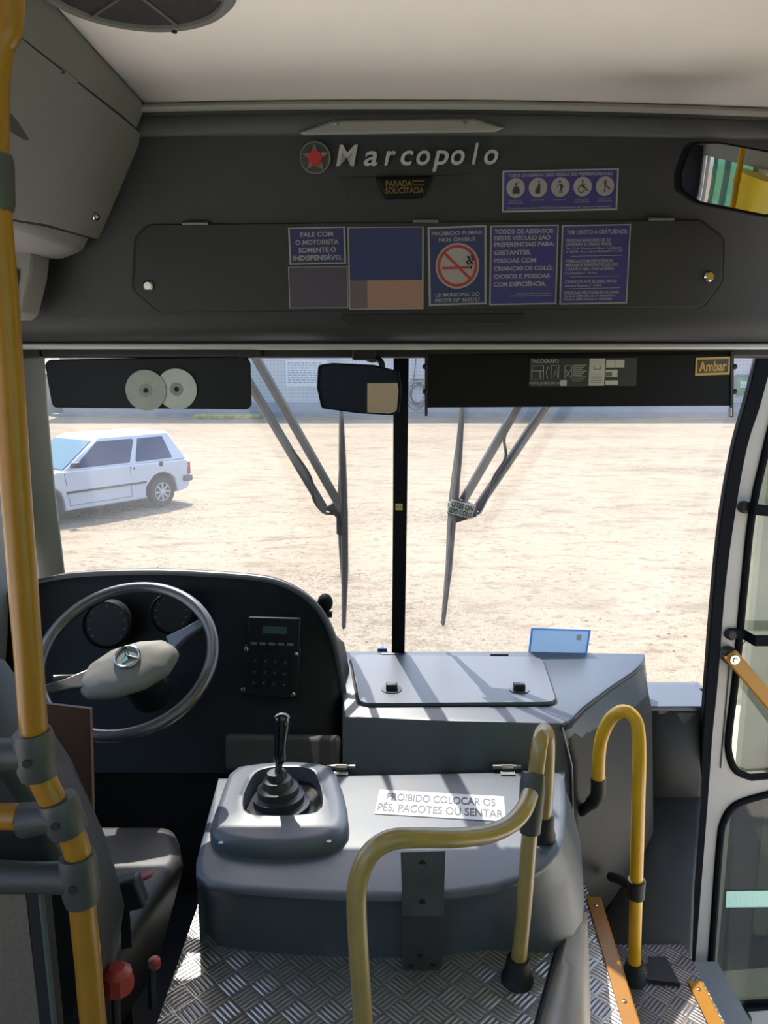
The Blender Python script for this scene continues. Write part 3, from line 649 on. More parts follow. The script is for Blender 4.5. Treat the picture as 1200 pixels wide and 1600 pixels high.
s, o = sticker('priority_symbols_sticker', 'wide violet sticker with five white discs of passenger symbols', 'sign', [(785,267),(967,263),(785,332)], 0.001, M['sign_white'], M['indigo'], (0.016,0.04))
q = MB(); text(q, s, 'TODOS OS ASSENTOS DESTE VEÍCULO SÃO PREFERENCIAIS PARA:', 0.5, 0.12, s.H*0.07, s.W*0.90, 0.0022, bold=0.02)
text(q, s, 'De acordo com a portaria 047/2020 do Conselho Superior de Transporte Metropolitano', 0.5, 0.905, s.H*0.05, s.W*0.90, 0.0022)
for i,(a_,b_) in enumerate((('PESSOAS COM','CRIANÇAS DE COLO'),('GESTANTES',''),('IDOSOS',''),('PESSOAS COM','DEFICIÊNCIA'),('PESSOAS COM','AUTISMO'))):
    u = 0.115+0.1925*i; text(q, s, a_, u, 0.72, s.H*0.035, s.W*0.11, 0.0022)
    if b_: text(q, s, b_, u, 0.785, s.H*0.035, s.W*0.13, 0.0022)
q.build('lettering', M['sign_white'], o)
R_ = s.H*0.235; asp = s.H/s.W
for i in range(5):
    u0, v0 = 0.115+0.1925*i, 0.42
    q = MB(); s.disc(q, u0, v0, R_, 0.0018, 0.0024, 30); dsc = q.build('symbol_disc', M['sign_white'], o)
    q = MB(); f = lambda pts: s.poly(q, [(u0+x*0.20*asp, v0+y*0.20) for x,y in pts], 0.0024, 0.003)
    hd = lambda x,y,r: s.disc(q, u0+x*0.20*asp, v0+y*0.20, r*0.20*s.H, 0.0024, 0.003, 12)
    if i == 0: hd(0.05,-0.45,0.17); hd(0.32,-0.68,0.10); f([(-0.15,-0.2),(0.25,-0.22),(0.55,0.25),(0.5,0.7),(-0.4,0.7),(-0.4,0.25)])
    elif i == 1: hd(0.12,-0.68,0.14); f([(0.05,-0.45),(0.3,-0.45),(0.3,0.75),(-0.3,0.75),(-0.38,0.35),(-0.1,-0.05)])
    elif i == 2:
        hd(-0.08,-0.65,0.15); f([(-0.05,-0.42),(0.2,-0.4),(0.28,0.1),(0.25,0.75),(0.12,0.75),(0.08,0.25),(-0.02,0.75),(-0.15,0.75),(-0.02,0.1)]); f([(-0.02,-0.3),(-0.4,0.0),(-0.44,-0.08),(-0.06,-0.42)]); f([(0.2,-0.38),(0.46,-0.05),(0.25,0.15),(0.2,0.08),(0.34,-0.05),(0.14,-0.28)])
    elif i == 3:
        hd(-0.02,-0.68,0.12); s.disc(q, u0-0.03*asp, v0+0.06, 0.46*0.20*s.H, 0.0024, 0.003, 20, hole=0.36*0.20*s.H); f([(-0.1,-0.5),(0.06,-0.5),(0.06,-0.25),(0.34,-0.25),(0.34,-0.15),(0.06,-0.15),(0.08,0.02),(0.42,0.02),(0.62,0.42),(0.72,0.38),(0.75,0.46),(0.56,0.54),(0.36,0.14),(-0.1,0.14)])
    else:
        f([(-0.22,-0.45),(-0.05,-0.75),(0.2,-0.7),(0.28,-0.45),(0.14,-0.2),(0.75,0.35),(0.6,0.5),(0.08,0.05),(0.08,0.75),(-0.12,0.7),(-0.05,0.0),(-0.12,-0.15)])
    q.build('pictogram', mat('pictogram_ink', lin(40,36,52), 0.5) if i != 4 else mat('pictogram_brown', lin(104,72,60), 0.5), dsc)

# ------------------------------------------------------------------ left overhead locker
lk = thing('overhead_locker', (-0.8,1.2,0.25), 'grey overhead locker along the side above the driver place', 'locker')
prof = [(-0.605,0.70),(-0.605,0.640),(-0.622,0.605),(-0.765,0.335),(-0.785,0.300),(-0.84,0.280),(-1.175,0.290),(-1.175,0.70)]
q = MB(); q.loft([[V((x,y,z)) for x,z in prof] for y in (-3,2.10)]); q.build('casing', M['duct'], lk, bevel=0.012)
LP = V((-0.622,0,0.605)); ln = V((0.270,0,-0.143)).normalized()
def PL(px, py, k=0.0): return PN(px, py, LP+ln*k, ln)
lp = [(-60,-8),(15,45),(188,180),(218,206),(216,222),(172,350),(150,374),(70,352),(-60,330)]
pts = [PL(*p) for p in lp]; cen = sum(pts, V())/len(pts)
MB().prism([p+(p-cen).normalized()*0.003 for p in pts], ln*0.0015).build('door_gap', M['gap'], lk)
ld = MB().prism([p-(p-cen).normalized()*0.004 for p in pts], ln*0.005).build('locker_door', M['duct'], lk, bevel=0.002)
q = MB(); q.lathe(PL(146,337,0.004), ln, [(0.010,0),(0.010,0.008),(0.006,0.014)], 16); q.build('lock', M['chrome'], ld)
q = MB(); q.tube([PL(98,112,0.006), PL(118,127,0.006)], 0.005, 8); q.build('hinge', M['duct'], ld)
MB().prism([PL(*p, 0.0052) for p in ((-10,165),(18,178),(28,190),(46,218),(40,220),(-10,190))], ln*0.0006).build('scuffed_patch', mat('worn_dark_patch', lin(62,60,54), 0.7), ld)
# small moulding below the locker
q = MB(); pts = [PY(-30,388,2.0),PY(52,392,2.0),PY(48,430,2.0),PY(34,488,2.0),PY(24,497,2.0),PY(-30,497,2.0)]
q.prism(fillet(pts,0.01,3), (0,0.1,0)); bkt = q.build('side_moulding_cover', M['duct'], bevel=0.006); tag(bkt, 'grey moulded cover at the end of the locker behind the pole', 'cover')
MB().prism(fillet([PY(-25,412,1.996),PY(30,420,1.996),PY(24,478,1.996),PY(-25,486,1.996)],0.01,3), (0,0.005,0)).build('dark_inset', M['gap'], bkt)

# ceiling speaker grille
vc = V((-0.434,1.465,top(-0.43)-0.006))
vt = thing('ceiling_vent', vc, 'round dark mesh grille with grey rim set in the ceiling', 'vent')
q = MB(); q.lathe(vc, (0,0,-1), [(0.153,0.0),(0.179,0.0),(0.179,0.006),(0.170,0.014),(0.156,0.014),(0.153,0.006)], 48); q.build('rim', mat('grey_rim', lin(134,130,126), 0.5), vt)
q = MB(); q.lathe(vc, (0,0,-1), [(0.156,0.002),(0.156,0.008),(0.12,0.011),(0.001,0.012)], 48)
q.build('mesh_disc', mat('dark_mesh', lin(24,22,20), 0.7, bump=0.5, bscale=250), vt)
q = MB(); a = V((0.35,0.94,0)).normalized()
for an in (0,60,120):
    r_ = V((math.cos(math.radians(an+75)),math.sin(math.radians(an+75)),0))*0.153; q.tube([vc-r_+V((0,0,-0.011)),vc+V((0,0,-0.014)),vc+r_+V((0,0,-0.011))],0.003,6)
q.build('spokes', mat('grey_spoke', lin(110,106,102), 0.5), vt)
for an in (200,320,80):
    c = vc+V((math.cos(math.radians(an)),math.sin(math.radians(an)),0))*0.167; MB().lathe(c+V((0,0,-0.013)),(0,0,-1),[(0.006,0),(0.005,0.004)],10).build('screw', M['gap'], vt)

# ------------------------------------------------------------------ sun visor, discs, blind, mirrors
VY = 2.30
vz = thing('sun_visor', PY(230,556,VY), 'black flap sun visor carrying two silvery discs', 'sun visor')
q = MB(); q.prism(fillet([PY(*p,VY) for p in ((68,562),(385,556),(391,568),(393,640),(84,637),(80,630))], 0.02, 5), (0,0.012,0)); q.build('flap', M['visor'], vz, bevel=0.004)
q = MB(); q.tube([PY(28,553,VY+0.01),PY(410,549,VY+0.01)], 0.008, 10); q.build('rod', M['rubber'], vz)
for x0,x1 in ((28,62),(372,408)):
    a, b = PY(x0,545,VY-0.01), PY(x1,559,VY-0.01); MB().box((a.x,VY-0.012,b.z),(b.x,VY+0.05,a.z+0.012)).build('clip', M['rubber'], vz, bevel=0.004)
for (cx,cy,rw,rh,m,y,lab_) in ((228,610,33,29,M['cd'],VY-0.006,'dull silvery disc on the sun visor, overlapping the brighter disc'),(276,608,30,31,M['cd2'],VY-0.003,'brighter silvery disc on the sun visor, partly behind the dull disc')):
    c = PY(cx,cy,y); r = 0.060
    n = 36; ring = lambda q_,k: [c+V((q_*math.cos(2*math.pi*i/n),k,q_*math.sin(2*math.pi*i/n))) for i in range(n)]
    b = MB(); b.loft([ring(r,0),ring(r,-0.0014),ring(0.0075,-0.0014),ring(0.0075,0)], closed=True); o = b.build('compact_disc', m); tag(o, lab_, 'disc', 'discs on the sun visor')
    b = MB(); b.loft([ring(0.020,-0.0014),ring(0.020,-0.0018),ring(0.0076,-0.0018),ring(0.0076,-0.0014)], closed=True); b.build('clear_ring', mat('disc_hub', lin(150,150,140), 0.4), o)
    b = MB(); b.loft([ring(0.0074,-0.0002),ring(0.0074,-0.0012)]); b.build('hole', M['gap'], o)
rl = thing('roller_blind', PY(905,590,VY), 'wide black roller blind with a printed label hanging over the windscreen', 'blind')
q = MB(); q.prism([PY(*p,VY) for p in ((667,552),(1145,546),(1145,634),(667,637))], (0,0.022,0)); q.build('fabric', M['blind'], rl, bevel=0.003)
a, b = PY(664,545,VY), PY(1148,545,VY); q = MB(); q.tube([a+V((0,0.03,0)), b+V((0,0.03,0))], 0.022, 16); q.build('roller', M['blind'], rl)
for x0,y1 in ((666,650),(1144,652)):
    q = MB(); q.prism([PY(x0-2,550,VY-0.004),PY(x0+3,550,VY-0.004),PY(x0+2,y1,VY-0.004),PY(x0-2,y1,VY-0.004)], (0,0.012,0)); g_o = q.build('guide_rod', M['rubber'], rl)
q = MB(); q.tube([PY(1141,637,VY-0.006),PY(1141,650,VY-0.006)],0.005,8); q.build('pull_pin', M['chrome'], rl)
for x in (664,1148):
    for y in (573,612): MB().ball(PY(x,y,VY), 0.008).build('stud', M['rubber'], rl)
sh = Sheet(PY(828,560,VY-0.001), PY(996,559,VY-0.001), PY(828,604,VY-0.001))
M['label_white'] = mat('label_white', lin(206,206,190), 0.5)
lb = MB(); sh.quad(lb, 0,0,1,1,0,0.0008); lb = lb.build('instruction_label', mat('label_black', lin(34,35,38), 0.5), rl)
wk = mat('label_grey', lin(190,190,180), 0.5)
q = MB(); text(q, sh, 'TACÓGRAFO', 0.14, 0.10, 0.010, 0.08, 0.0012, bold=0.02)
for v in (0.88,): text(q, sh, 'INSTRUÇÕES DE USO', 0.16, v, 0.007, 0.10, 0.0012)
for i in range(9): sh.quad(q, 0.40,0.24+0.07*i,0.53-0.02*(i%3),0.262+0.07*i,0.0008,0.0012)
for pts in ([(0.02,0.26),(0.13,0.26),(0.13,0.74),(0.02,0.74),(0.02,0.26)],[(0.02,0.44),(0.13,0.44)],[(0.10,0.44),(0.10,0.72)],[(0.20,0.26),(0.27,0.26),(0.27,0.74),(0.20,0.74),(0.20,0.26)],[(0.225,0.68),(0.25,0.30),(0.262,0.68)],[(0.33,0.26),(0.39,0.26),(0.39,0.74),(0.33,0.74),(0.33,0.26)],[(0.335,0.4),(0.385,0.68)],[(0.385,0.4),(0.335,0.68)],[(0.17,0.3),(0.155,0.5),(0.17,0.7)]): sh.line(q, pts, 0.0009, 0.001)
q.build('printing', wk, lb)
for r_ in ((0.71,0.07,0.79,0.34),(0.795,0.07,0.88,0.34),(0.71,0.42,0.82,0.68),(0.71,0.80,0.83,0.95),(0.29,0.78,0.35,0.98),(0.555,0.02,0.70,0.98)):
    q = MB(); sh.quad(q, r_[0],r_[1],r_[2],r_[3],0.0008,0.0014); pw = q.build('white_label', M['label_white'], lb)
q = MB(); sh.quad(q,0.712,0.5,0.77,0.66,0.0014,0.0018)
for i in range(5): sh.quad(q,0.575,0.56+0.075*i,0.68,0.575+0.075*i,0.0014,0.0018)
sh.line(q,[(0.60,0.28),(0.60,0.40),(0.66,0.40),(0.66,0.28)],0.0012,0.0016); q.build('label_print', M['ink'], pw)
sh = Sheet(PY(1087,559,VY-0.001), PY(1141,557,VY-0.001), PY(1087,587,VY-0.001))
ab = MB(); sh.quad(ab,0,0,1,1,0,0.001); ab = ab.build('amber_badge', M['gold'], rl, label='yellow framed name badge')
q = MB(); sh.quad(q,0.05,0.13,0.95,0.87,0.001,0.0016); q.build('badge_field', mat('badge_brown', lin(48,30,14), 0.5), ab)
q = MB(); text(q, sh, 'Ambar', 0.5, 0.50, 0.028, sh.W*0.80, 0.002, bold=0.02); q.build('badge_word', M['gold'], ab)

# inner mirror
MY = 2.22; mc = PY(561,608,MY)
mir = thing('rear_view_mirror', mc, 'black rounded rear view mirror hanging from the middle of the windscreen top', 'mirror')
nrm = V((0.06,-1,-0.05)).normalized(); MBASE = mc
def PM(px,py,k=0.0): return PN(px, py, MBASE+nrm*k, nrm)
out_px = [(497,570),(520,567),(585,570),(624,580),(627,610),(624,645),(612,649),(560,646),(502,638),(495,605)]
oo = fillet([PM(*p) for p in out_px], 0.012, 4); cen = sum(oo, V())/len(oo)
MB().loft([[cen+(p-cen)*k+nrm*h for p in oo] for k,h in ((0.8,-0.03),(0.97,-0.018),(1.0,0.0),(0.985,0.008),(0.93,0.008),(0.92,0.004))]).build('shell', M['rubber_gloss'], mir)
MB().loft([[cen+(p-cen)*0.925+nrm*h for p in oo] for h in (0.0045,0.0065)]).build('mirror_glass', M['mirror'], mir)
q = MB(); q.tube(smooth_path([PY(568,556,2.30),PY(580,562,2.29),PY(592,562,2.28),PY(597,572,2.25),PY(592,585,2.245)],4), 0.009, 10); q.build('arm', M['rubber'], mir)
a, b = PY(550,543,2.28), PY(588,563,2.28); MB().box((a.x,2.27,b.z),(b.x,2.34,a.z)).build('mount', M['rubber'], mir, bevel=0.006)
# convex mirror
CY = 1.90; cc = PY(1142,278,CY); cn = V((-0.10,-1,-0.17)).normalized()
cm = thing('passenger_mirror', cc, 'large convex mirror in a black housing over the doorway', 'mirror')
def PC(px,py,k=0.0): return PN(px, py, cc+cn*k, cn)
co = fillet([PC(*p) for p in ((1078,226),(1120,226),(1230,246),(1245,330),(1190,335),(1090,315),(1062,296),(1062,270))], 0.02, 5)
cen = sum(co, V())/len(co)
MB().loft([[cen+(p-cen)*k+cn*h for p in co] for k,h in ((0.7,-0.07),(1.02,-0.045),(1.10,-0.01),(1.08,0.010),(1.0,0.010),(0.99,0.002))]).build('housing', M['blind'], cm)
def resample(P, n):
    P = P+[P[0]]; L = [0]
    for a, b in zip(P, P[1:]): L.append(L[-1]+(b-a).length)
    o = []
    for i in range(n):
        t = L[-1]*i/n; k = max(j for j in range(len(P)-1) if L[j] <= t+1e-9); f = (t-L[k])/max(L[k+1]-L[k],1e-9); o.append(P[k].lerp(P[k+1],f))
    return o
cr = resample(co, 64); RC = 1.3
dome = lambda p: p + cn*(0.012-((p-cen).length**2)/(2*RC)+0.012)
q = MB(); q.loft([[cen+(p-cen)*k for p in cr] if k > 1 else [dome(cen+(p-cen)*k) for p in cr] for k in (1.0,0.85,0.7,0.55,0.4,0.25,0.12,0.01)], cap=False); q.build('mirror_glass', M['mirror'], cm, smooth=180)
q = MB(); q.tube([cen-cn*0.05, cen-cn*0.05+V((0.02,0.10,0.05)), PH(1130,250)], 0.016, 10); q.build('arm', M['rubber'], cm)

# ------------------------------------------------------------------ wipers outside
def wiper(arm1, arm2, blade, joint, label, hose):
    OFF = -0.075
    W_ = lambda p,k=0.0: PW(p[0],p[1],OFF+k)
    t_ = thing('windscreen_wiper', W_(joint), label, 'wiper', 'windscreen wipers')
    for a in (arm1, arm2):
        c = MB(); u = (W_(a[1])-W_(a[0])); 
        c.tube([W_(a[0]), W_(a[1])], 0.0155, 8); c.build('arm', M['wiper'], t_)
    pts = [W_(p,0.025) for p in blade]
    MB().tube(pts, [0.007]+[0.0125]*(len(pts)-2)+[0.008], 8).build('blade', M['wiper'], t_)
    MB().tube([p+WN*0.012 for p in pts], 0.004, 6).build('rubber_edge', M['rubber'], t_)
    m = len(blade)//2; mid = blade[m]
    lo, hi = blade[m-1], blade[m+1]
    f = lambda k: (blade[0][0]+(blade[-1][0]-blade[0][0])*k, blade[0][1]+(blade[-1][1]-blade[0][1])*k)
    MB().tube([W_(f(0.2),0.008), W_(f(0.38),-0.004), W_(f(0.5),-0.006), W_(f(0.62),-0.004), W_(f(0.8),0.008)], [0.007,0.015,0.018,0.015,0.007], 8).build('bridge', M['wiper'], t_)
    j = W_(joint); k_ = W_(f(0.5)); MB().prism([W_(arm1[1],0.004)+V((0,0,0.015)), W_(arm2[1],0.004)+V((0,0,0.012)), W_(arm2[1],0.004)+V((0,0,-0.02)), k_+V((0.01,0,-0.06)), k_+V((-0.02,0,-0.05)), k_+V((-0.02,0,0.01))], WN*0.02).build('joint_plate', M['wiper'], t_, bevel=0.004)
    MB().tube(smooth_path([W_(p,0.016) for p in hose],5), 0.005, 6).build('washer_hose', M['rubber'], t_)
    return t_
wiper(((352,535),(508,798)), ((386,535),(528,785)), [(533,640),(535,720),(538,800),(539,890),(537,980)], (520,800), 'wiper whose paired arms lean towards the steering wheel side', [(455,700),(485,745),(490,780),(505,800),(520,803)])
wr_ = wiper(((861,545),(722,785)), ((914,545),(745,795)), [(725,600),(716,720),(708,800),(701,890),(692,975)], (722,795), 'wiper whose paired arms lean towards the doorway, with a white sticker', [(850,570),(800,660),(788,685),(790,715),(772,745),(762,775),(750,800),(740,802)])
sh = Sheet(PW(705,780,-0.022), PW(744,790,-0.022), PW(702,802,-0.022)); q = MB(); sh.quad(q,0,0,1,1,0,0.001); stc = q.build('white_sticker', M['paper'], wr_, label='torn white sticker with black letters')
q = MB(); text(q, sh, 'OTES ON', 0.5, 0.28, 0.018, sh.W*0.85, 0.002, bold=0.02); text(q, sh, '0DO COLO', 0.5, 0.74, 0.018, sh.W*0.92, 0.002, bold=0.02); q.build('lettering', M['gap'], stc)

# ------------------------------------------------------------------ dashboard
DZ = -1.0
def outl(pts, k):                              # move a plan outline outwards
    n = len(pts); o = []; c = V((sum(p[0] for p in pts)/n, sum(p[1] for p in pts)/n, 0))
    for i in range(n):
        a, b, d = V((*pts[i-1],0)), V((*pts[i],0)), V((*pts[(i+1)%n],0))
        t = (d-a).normalized(); nn = V((t.y,-t.x,0))
        if nn.dot(b-c) < 0: nn = -nn
        o.append((b.x+nn.x*k, b.y+nn.y*k))
    return o
db = thing('dashboard', (0.3,2.3,-1.5), 'blue-grey moulded dashboard top with a lid, under the windscreen', 'dashboard')
g = lambda px,py,z: tuple(PZ(px,py,z).xy)
tp = [g(537,1120,DZ), g(560,1121,DZ), g(700,1126,DZ), g(878,1130,DZ), g(892,1124,DZ), g(910,1105,DZ), g(950,1075,DZ), g(990,1048,DZ), g(1004,1036,DZ), (0.93,2.60), (0.5,2.625), (-0.16,2.625)]
bt = [(tp[0][0],2.10),(tp[1][0],2.10),(tp[2][0],2.09),(0.555,2.06),(0.575,2.03),(0.63,2.06),(0.72,2.13),(0.83,2.23),(0.88,2.29),(0.93,2.50),(0.5,2.55),(-0.16,2.55)]
md = [tuple(V(a)*0.45+V(b)*0.55) for a,b in zip([V((*p,0)) for p in tp],[V((*p,0)) for p in bt])]
md = [(p[0],p[1]) for p in md]
md[0:4] = [(md[0][0],2.012),(md[1][0],2.012),(md[2][0],2.010),(md[3][0],2.022)]
bt[0:4] = [(bt[0][0],2.0),(bt[1][0],2.0),(bt[2][0],2.0),(bt[3][0],2.005)]
R3 = lambda pts, z: [V((x,y,z)) for x,y in pts]
MB().loft([R3(outl(tp,-0.008),DZ), R3(outl(tp,-0.002),DZ-0.002), R3(outl(tp,0.0),DZ-0.008), R3(md,-1.115), R3(bt,-1.49), R3(outl(bt,-0.012),-1.72)]).build('body', M['dash'], db, smooth=50)
sl = lambda pts, z, k: [V((x,y,z)) for x,y in outl(pts,k)[3:9]]
MB().grid([sl(tp,DZ-0.006,0.003), sl(tp,DZ-0.03,0.004), sl(md,-1.115,0.004), sl(bt,-1.49,0.004), sl(bt,-1.70,-0.004)]).build('side_fairing', M['side'], db, solid=0.003, smooth=60)
q = MB(); e_ = outl(tp,0.006); e2 = outl(md,0.006); e3 = outl(bt,0.006)
q.tube([V((*e_[3],DZ-0.01)), V((*e2[3],-1.115)), V((*e3[3],-1.48))], 0.0025, 6); q.build('seam_bead', M['strip'], db)

lidp = fillet([PZ(*p,DZ) for p in ((546,1027),(848,1031),(872,1103),(560,1105))], 0.04, 6); cen = sum(lidp, V())/len(lidp)
MB().prism([cen+(p-cen)*1.012 for p in lidp], (0,0,0.0015)).build('lid_gap', M['gap'], db)
ld = MB().loft([[cen+(p-cen)*k+V((0,0,h)) for p in lidp] for k,h in ((0.995,0.0),(0.995,0.008),(0.985,0.012))]).build('lid', M['dash'], db, smooth=40)
for px,py in ((612,1083),(811,1083)):
    c = PZ(px,py,DZ)+V((0,0,0.0125)); MB().lathe(c,(0,0,1),[(0.032,0),(0.032,0.002),(0.028,0.002),(0.014,0.0012),(0.001,0.001)],28).build('latch_dish', mat('dish_grey', lin(60,64,70), 0.3), ld)
    MB().box((c.x-0.018,c.y-0.012,c.z),(c.x+0.018,c.y+0.014,c.z+0.020)).build('latch', M['black'], ld, bevel=0.004)
for px in (610,780):
    a = PZ(px-14,1027,DZ)+V((0,0,0.010)); b = PZ(px+14,1027,DZ)+V((0,0,0.010)); MB().tube([a,b],0.006,8).build('lid_hinge', M['dash'], ld)
# blue cards against the glass
def card(name, label, px, k):
    s = Sheet(*[PW(*p,k) for p in px]); q = MB(); e_ = [s.at(u,v) for u,v in ((0,0),(1,0),(1,1),(0,1))]; f_ = [s.at(u,v) for u,v in ((0.03,0.04),(0.97,0.04),(0.97,0.97),(0.03,0.97))]; q.holed(e_, [f_], s.N*0.002); o = q.build(name, M['blue_edge'], smooth=0); tag(o, label, 'card'); return s, o
s, o = card('blue_card', 'square pale blue card with darker border standing against the windscreen', [(830,981),(923,984),(829,1034)], 0.004)
q = MB(); s.quad(q,0.03,0.04,0.97,0.97,0.0002,0.0018); fld = q.build('card_face', M['blue_sign'], o, smooth=0)
q = MB(); s.quad(q,0.78,0.14,0.86,0.30,0.0026,0.003); q.build('white_mark', M['paper'], fld, smooth=0)
s = Sheet(PW(590,1013,0.004), PW(605,1013,0.004), PW(590,1024,0.004)); q = MB(); s.quad(q,0,0,1,1,0,0.0012); o = q.build('blue_label', mat('strong_blue', lin0(24,84,200), 0.5), smooth=0)
tag(o, 'small strong blue label low on the windscreen beside the middle post', 'label')

# corner by the door
cp = thing('front_corner_panel', (1.0,2.4,-1.7), 'dark grey panel closing the corner between dashboard and doorway', 'panel')
MB().box((0.86,2.465,-1.165),(1.145,2.66,-1.14)).build('ledge', M['dash'], cp, bevel=0.006)
CPR = ((-1.15,2.47,0.885,1.109),(-1.3,2.44,0.885,1.097),(-1.455,2.39,0.885,1.081))
CPL = ((-1.44,2.394,0.885,1.083),(-1.6,2.15,0.74,0.975),(-1.71,2.02,0.60,0.925),(-2.1,1.98,0.60,0.925))
for nm, rr in (('upper_face',CPR),('lower_face',CPL)):
    rows = [[V((x0,y,z)),V(((x0+x1)/2,y,z)),V((x1-0.015,y,z)),V((x1,y+0.015,z)),V((max(x1+0.02,1.115),2.49,z))] for z,y,x0,x1 in rr]
    MB().grid(rows).build(nm, M['side'], cp, solid=0.008, smooth=50)
q = MB(); q.tube(fillet([V((0.80,2.20,-1.58)),V((0.89,2.386,-1.45)),V((1.07,2.386,-1.45))],0.03,4,closed=False),0.004,6); q.build('seam_bead', M['strip'], cp)
MB().prism([PY(1056,1318,2.30),PY(1086,1316,2.30),PY(1080,1420,2.11),PY(1050,1424,2.11)], (0,0.03,0)).build('hinge_bracket', M['clamp'], cp, bevel=0.008)
q = MB(); q.prism([PZ(1012,1500,-1.70),PZ(1040,1500,-1.70),PZ(1062,1542,-1.70),PZ(1012,1536,-1.70)], (0,0,0.012)); q.build('foot_wedge', M['dark_floor'], cp)

# ------------------------------------------------------------------ instrument binnacle
bn = thing('instrument_binnacle', (-0.6,2.2,-1.3), 'black curved instrument housing behind the steering wheel', 'dashboard')
crest = [(-70,965),(-20,942),(40,914),(90,901),(150,895),(250,893),(340,897),(400,902),(435,909),(470,926),(497,950),(516,985),(526,1020),(533,1060),(538,1105),(538,1150),(534,1198)]
CR = smooth_path([PY(x,y,2.33 - 0.10*max(0,(y-905)/295)) for x,y in crest], 3)
n = len(CR); low = []
for i,p in enumerate(CR):
    k = i/(n-1); low.append(V((p.x*0.93-0.02, 2.13+0.0*k, max(-1.66, -1.05 - 0.0))))
def face_row(t_):
    out = []
    for p in CR:
        base = V((p.x if p.x > -0.62 else -0.62+(p.x+0.62)*0.9, 2.08, min(p.z-0.02, -1.17)))
        q_ = p*(1-t_) + base*t_; q_.y += 0.05*math.sin(math.pi*t_); out.append(q_)
    return out
back = [p+V((0.0 if p.z > -0.85 else 0.02,0.16,-0.05)) for p in CR]; back2 = [V((p.x, 2.56, min(p.z-0.12,-1.02))) for p in CR]
edge = [p+V((0,-0.012,-0.004)) for p in CR]
q = MB(); q.grid([back2, back, [p+V((0,0.03,0.002)) for p in CR], CR, [p*0.997+V((0,0,-0.006)) for p in CR], face_row(0.10), face_row(0.25), face_row(0.45), face_row(0.7), face_row(1.0)])
q.build('hood', M['cluster'], bn, smooth=60)
q = MB(); q.tube([p+V((0,0.004,-0.006)) for p in CR], 0.012, 10); q.build('rim_roll', mat('lighter_grey_edge', lin(74,75,78), 0.45), bn)  # edge roll in a lighter grey than the hood
# lower block beside the gear lever
MB().prism([PY(350,1152,2.06),PY(532,1154,2.06),PY(532,1205,2.0),PY(350,1205,2.0)], (0,0.03,0)).build('lower_block', M['side'], bn, bevel=0.01)
MB().box((-1.17,2.2,-1.7),(-0.48,2.28,-1.1)).build('footwell_bulkhead', M['dark_floor'], bn, smooth=0)
# gauges and radio on the face
M['mark'] = mat('switch_mark_grey', lin(110,114,110), 0.5); M['dial'] = mat('dial_grey', lin(84,84,84), 0.5)
def PF(px,py,k=0.0): return PN(px,py,V((0,2.23-k,-0.85)),V((0,-1,0.22)).normalized())
fn = V((0,-1,0.22)).normalized()
sh = Sheet(PF(395,970,0.03),PF(462,972,0.03),PF(393,1000,0.03))
rd = MB(); sh.quad(rd,-0.1,-0.2,1.1,1.5,-0.02,0.006); rd = rd.build('radio', M['cluster'], bn, bevel=0.003)
q = MB(); sh.quad(q,0.25,0.25,0.80,0.62,0.006,0.008); q.build('screen', M['display'], rd)
for i in range(5):
    q = MB(); sh.quad(q,-0.02+0.21*i,1.08,0.13+0.21*i,1.22,0.006,0.010); q.build('button', M['mark'], rd, bevel=0.001)
sh = Sheet(PF(384,1012,0.03),PF(466,1018,0.03),PF(374,1078,0.03))
sw = MB(); sh.quad(sw,-0.02,-0.06,1.04,1.1,-0.02,0.006); sw = sw.build('switch_panel', M['cluster'], bn, bevel=0.003)
for u,v in ((0.02,0.03),(0.97,0.06),(0.02,0.97),(0.97,1.0)):
    q = MB(); q.lathe(sh.at(u,v,0.005), sh.N, [(0.0065,0),(0.0065,0.003),(0.002,0.004)], 14); q.build('screw', M['chrome'], sw)
for r_ in range(3):
    for c_ in range(4):
        q = MB(); sh.quad(q,0.14+0.19*c_,0.18+0.26*r_,0.28+0.19*c_,0.36+0.26*r_,0.006,0.010); bt_ = q.build('switch', M['cluster'], sw, bevel=0.001)
        q = MB(); sh.disc(q,0.21+0.19*c_,0.27+0.26*r_,0.0028,0.010,0.011,8); q.build('switch_mark', M['mark'], bt_)
# cluster visor behind the wheel
for px0,px1,py in ((130,205,985),(235,300,968)):
    a = PF((px0+px1)/2, py-10, 0.02); r_ = (PF(px1,py,0.02)-PF(px0,py,0.02)).length/2
    g_o = MB().lathe(a, fn, [(r_*1.0,-0.03),(r_*1.02,0.008),(r_*0.94,0.014),(r_*0.90,0.004),(0.001,0.003)], 30).build('gauge', M['cluster'], bn)
    q = MB(); e = fn.cross(V((1,0,0))); 
    for k in range(11):
        th = math.radians(-40+26*k); d = V((1,0,0))*math.cos(th)+e*math.sin(th); q.obox(a+d*r_*0.76+fn*0.0048, d*r_*0.06, d.cross(fn)*0.0012, fn*0.0005)
    q.build('dial_marks', M['dial'], g_o)
# dark knob on the far side of the hood
kb = PY(508,942,2.46); kn = MB().ball(kb, 0.026, 0.03, 0.032); ko = kn.build('dash_fan', M['rubber_gloss']); tag(ko, 'small round black fan motor peeping over the instrument housing', 'fan')
MB().tube([kb+V((0,0,-0.02)), kb+V((-0.005,0.0,-0.18))], 0.012, 10).build('stem', M['rubber'], ko)
MB().obox(kb+V((0.012,-0.015,-0.035)), (0.012,0,0), (0,0.01,0), (0,0,0.008)).build('clip', M['rubber'], ko)

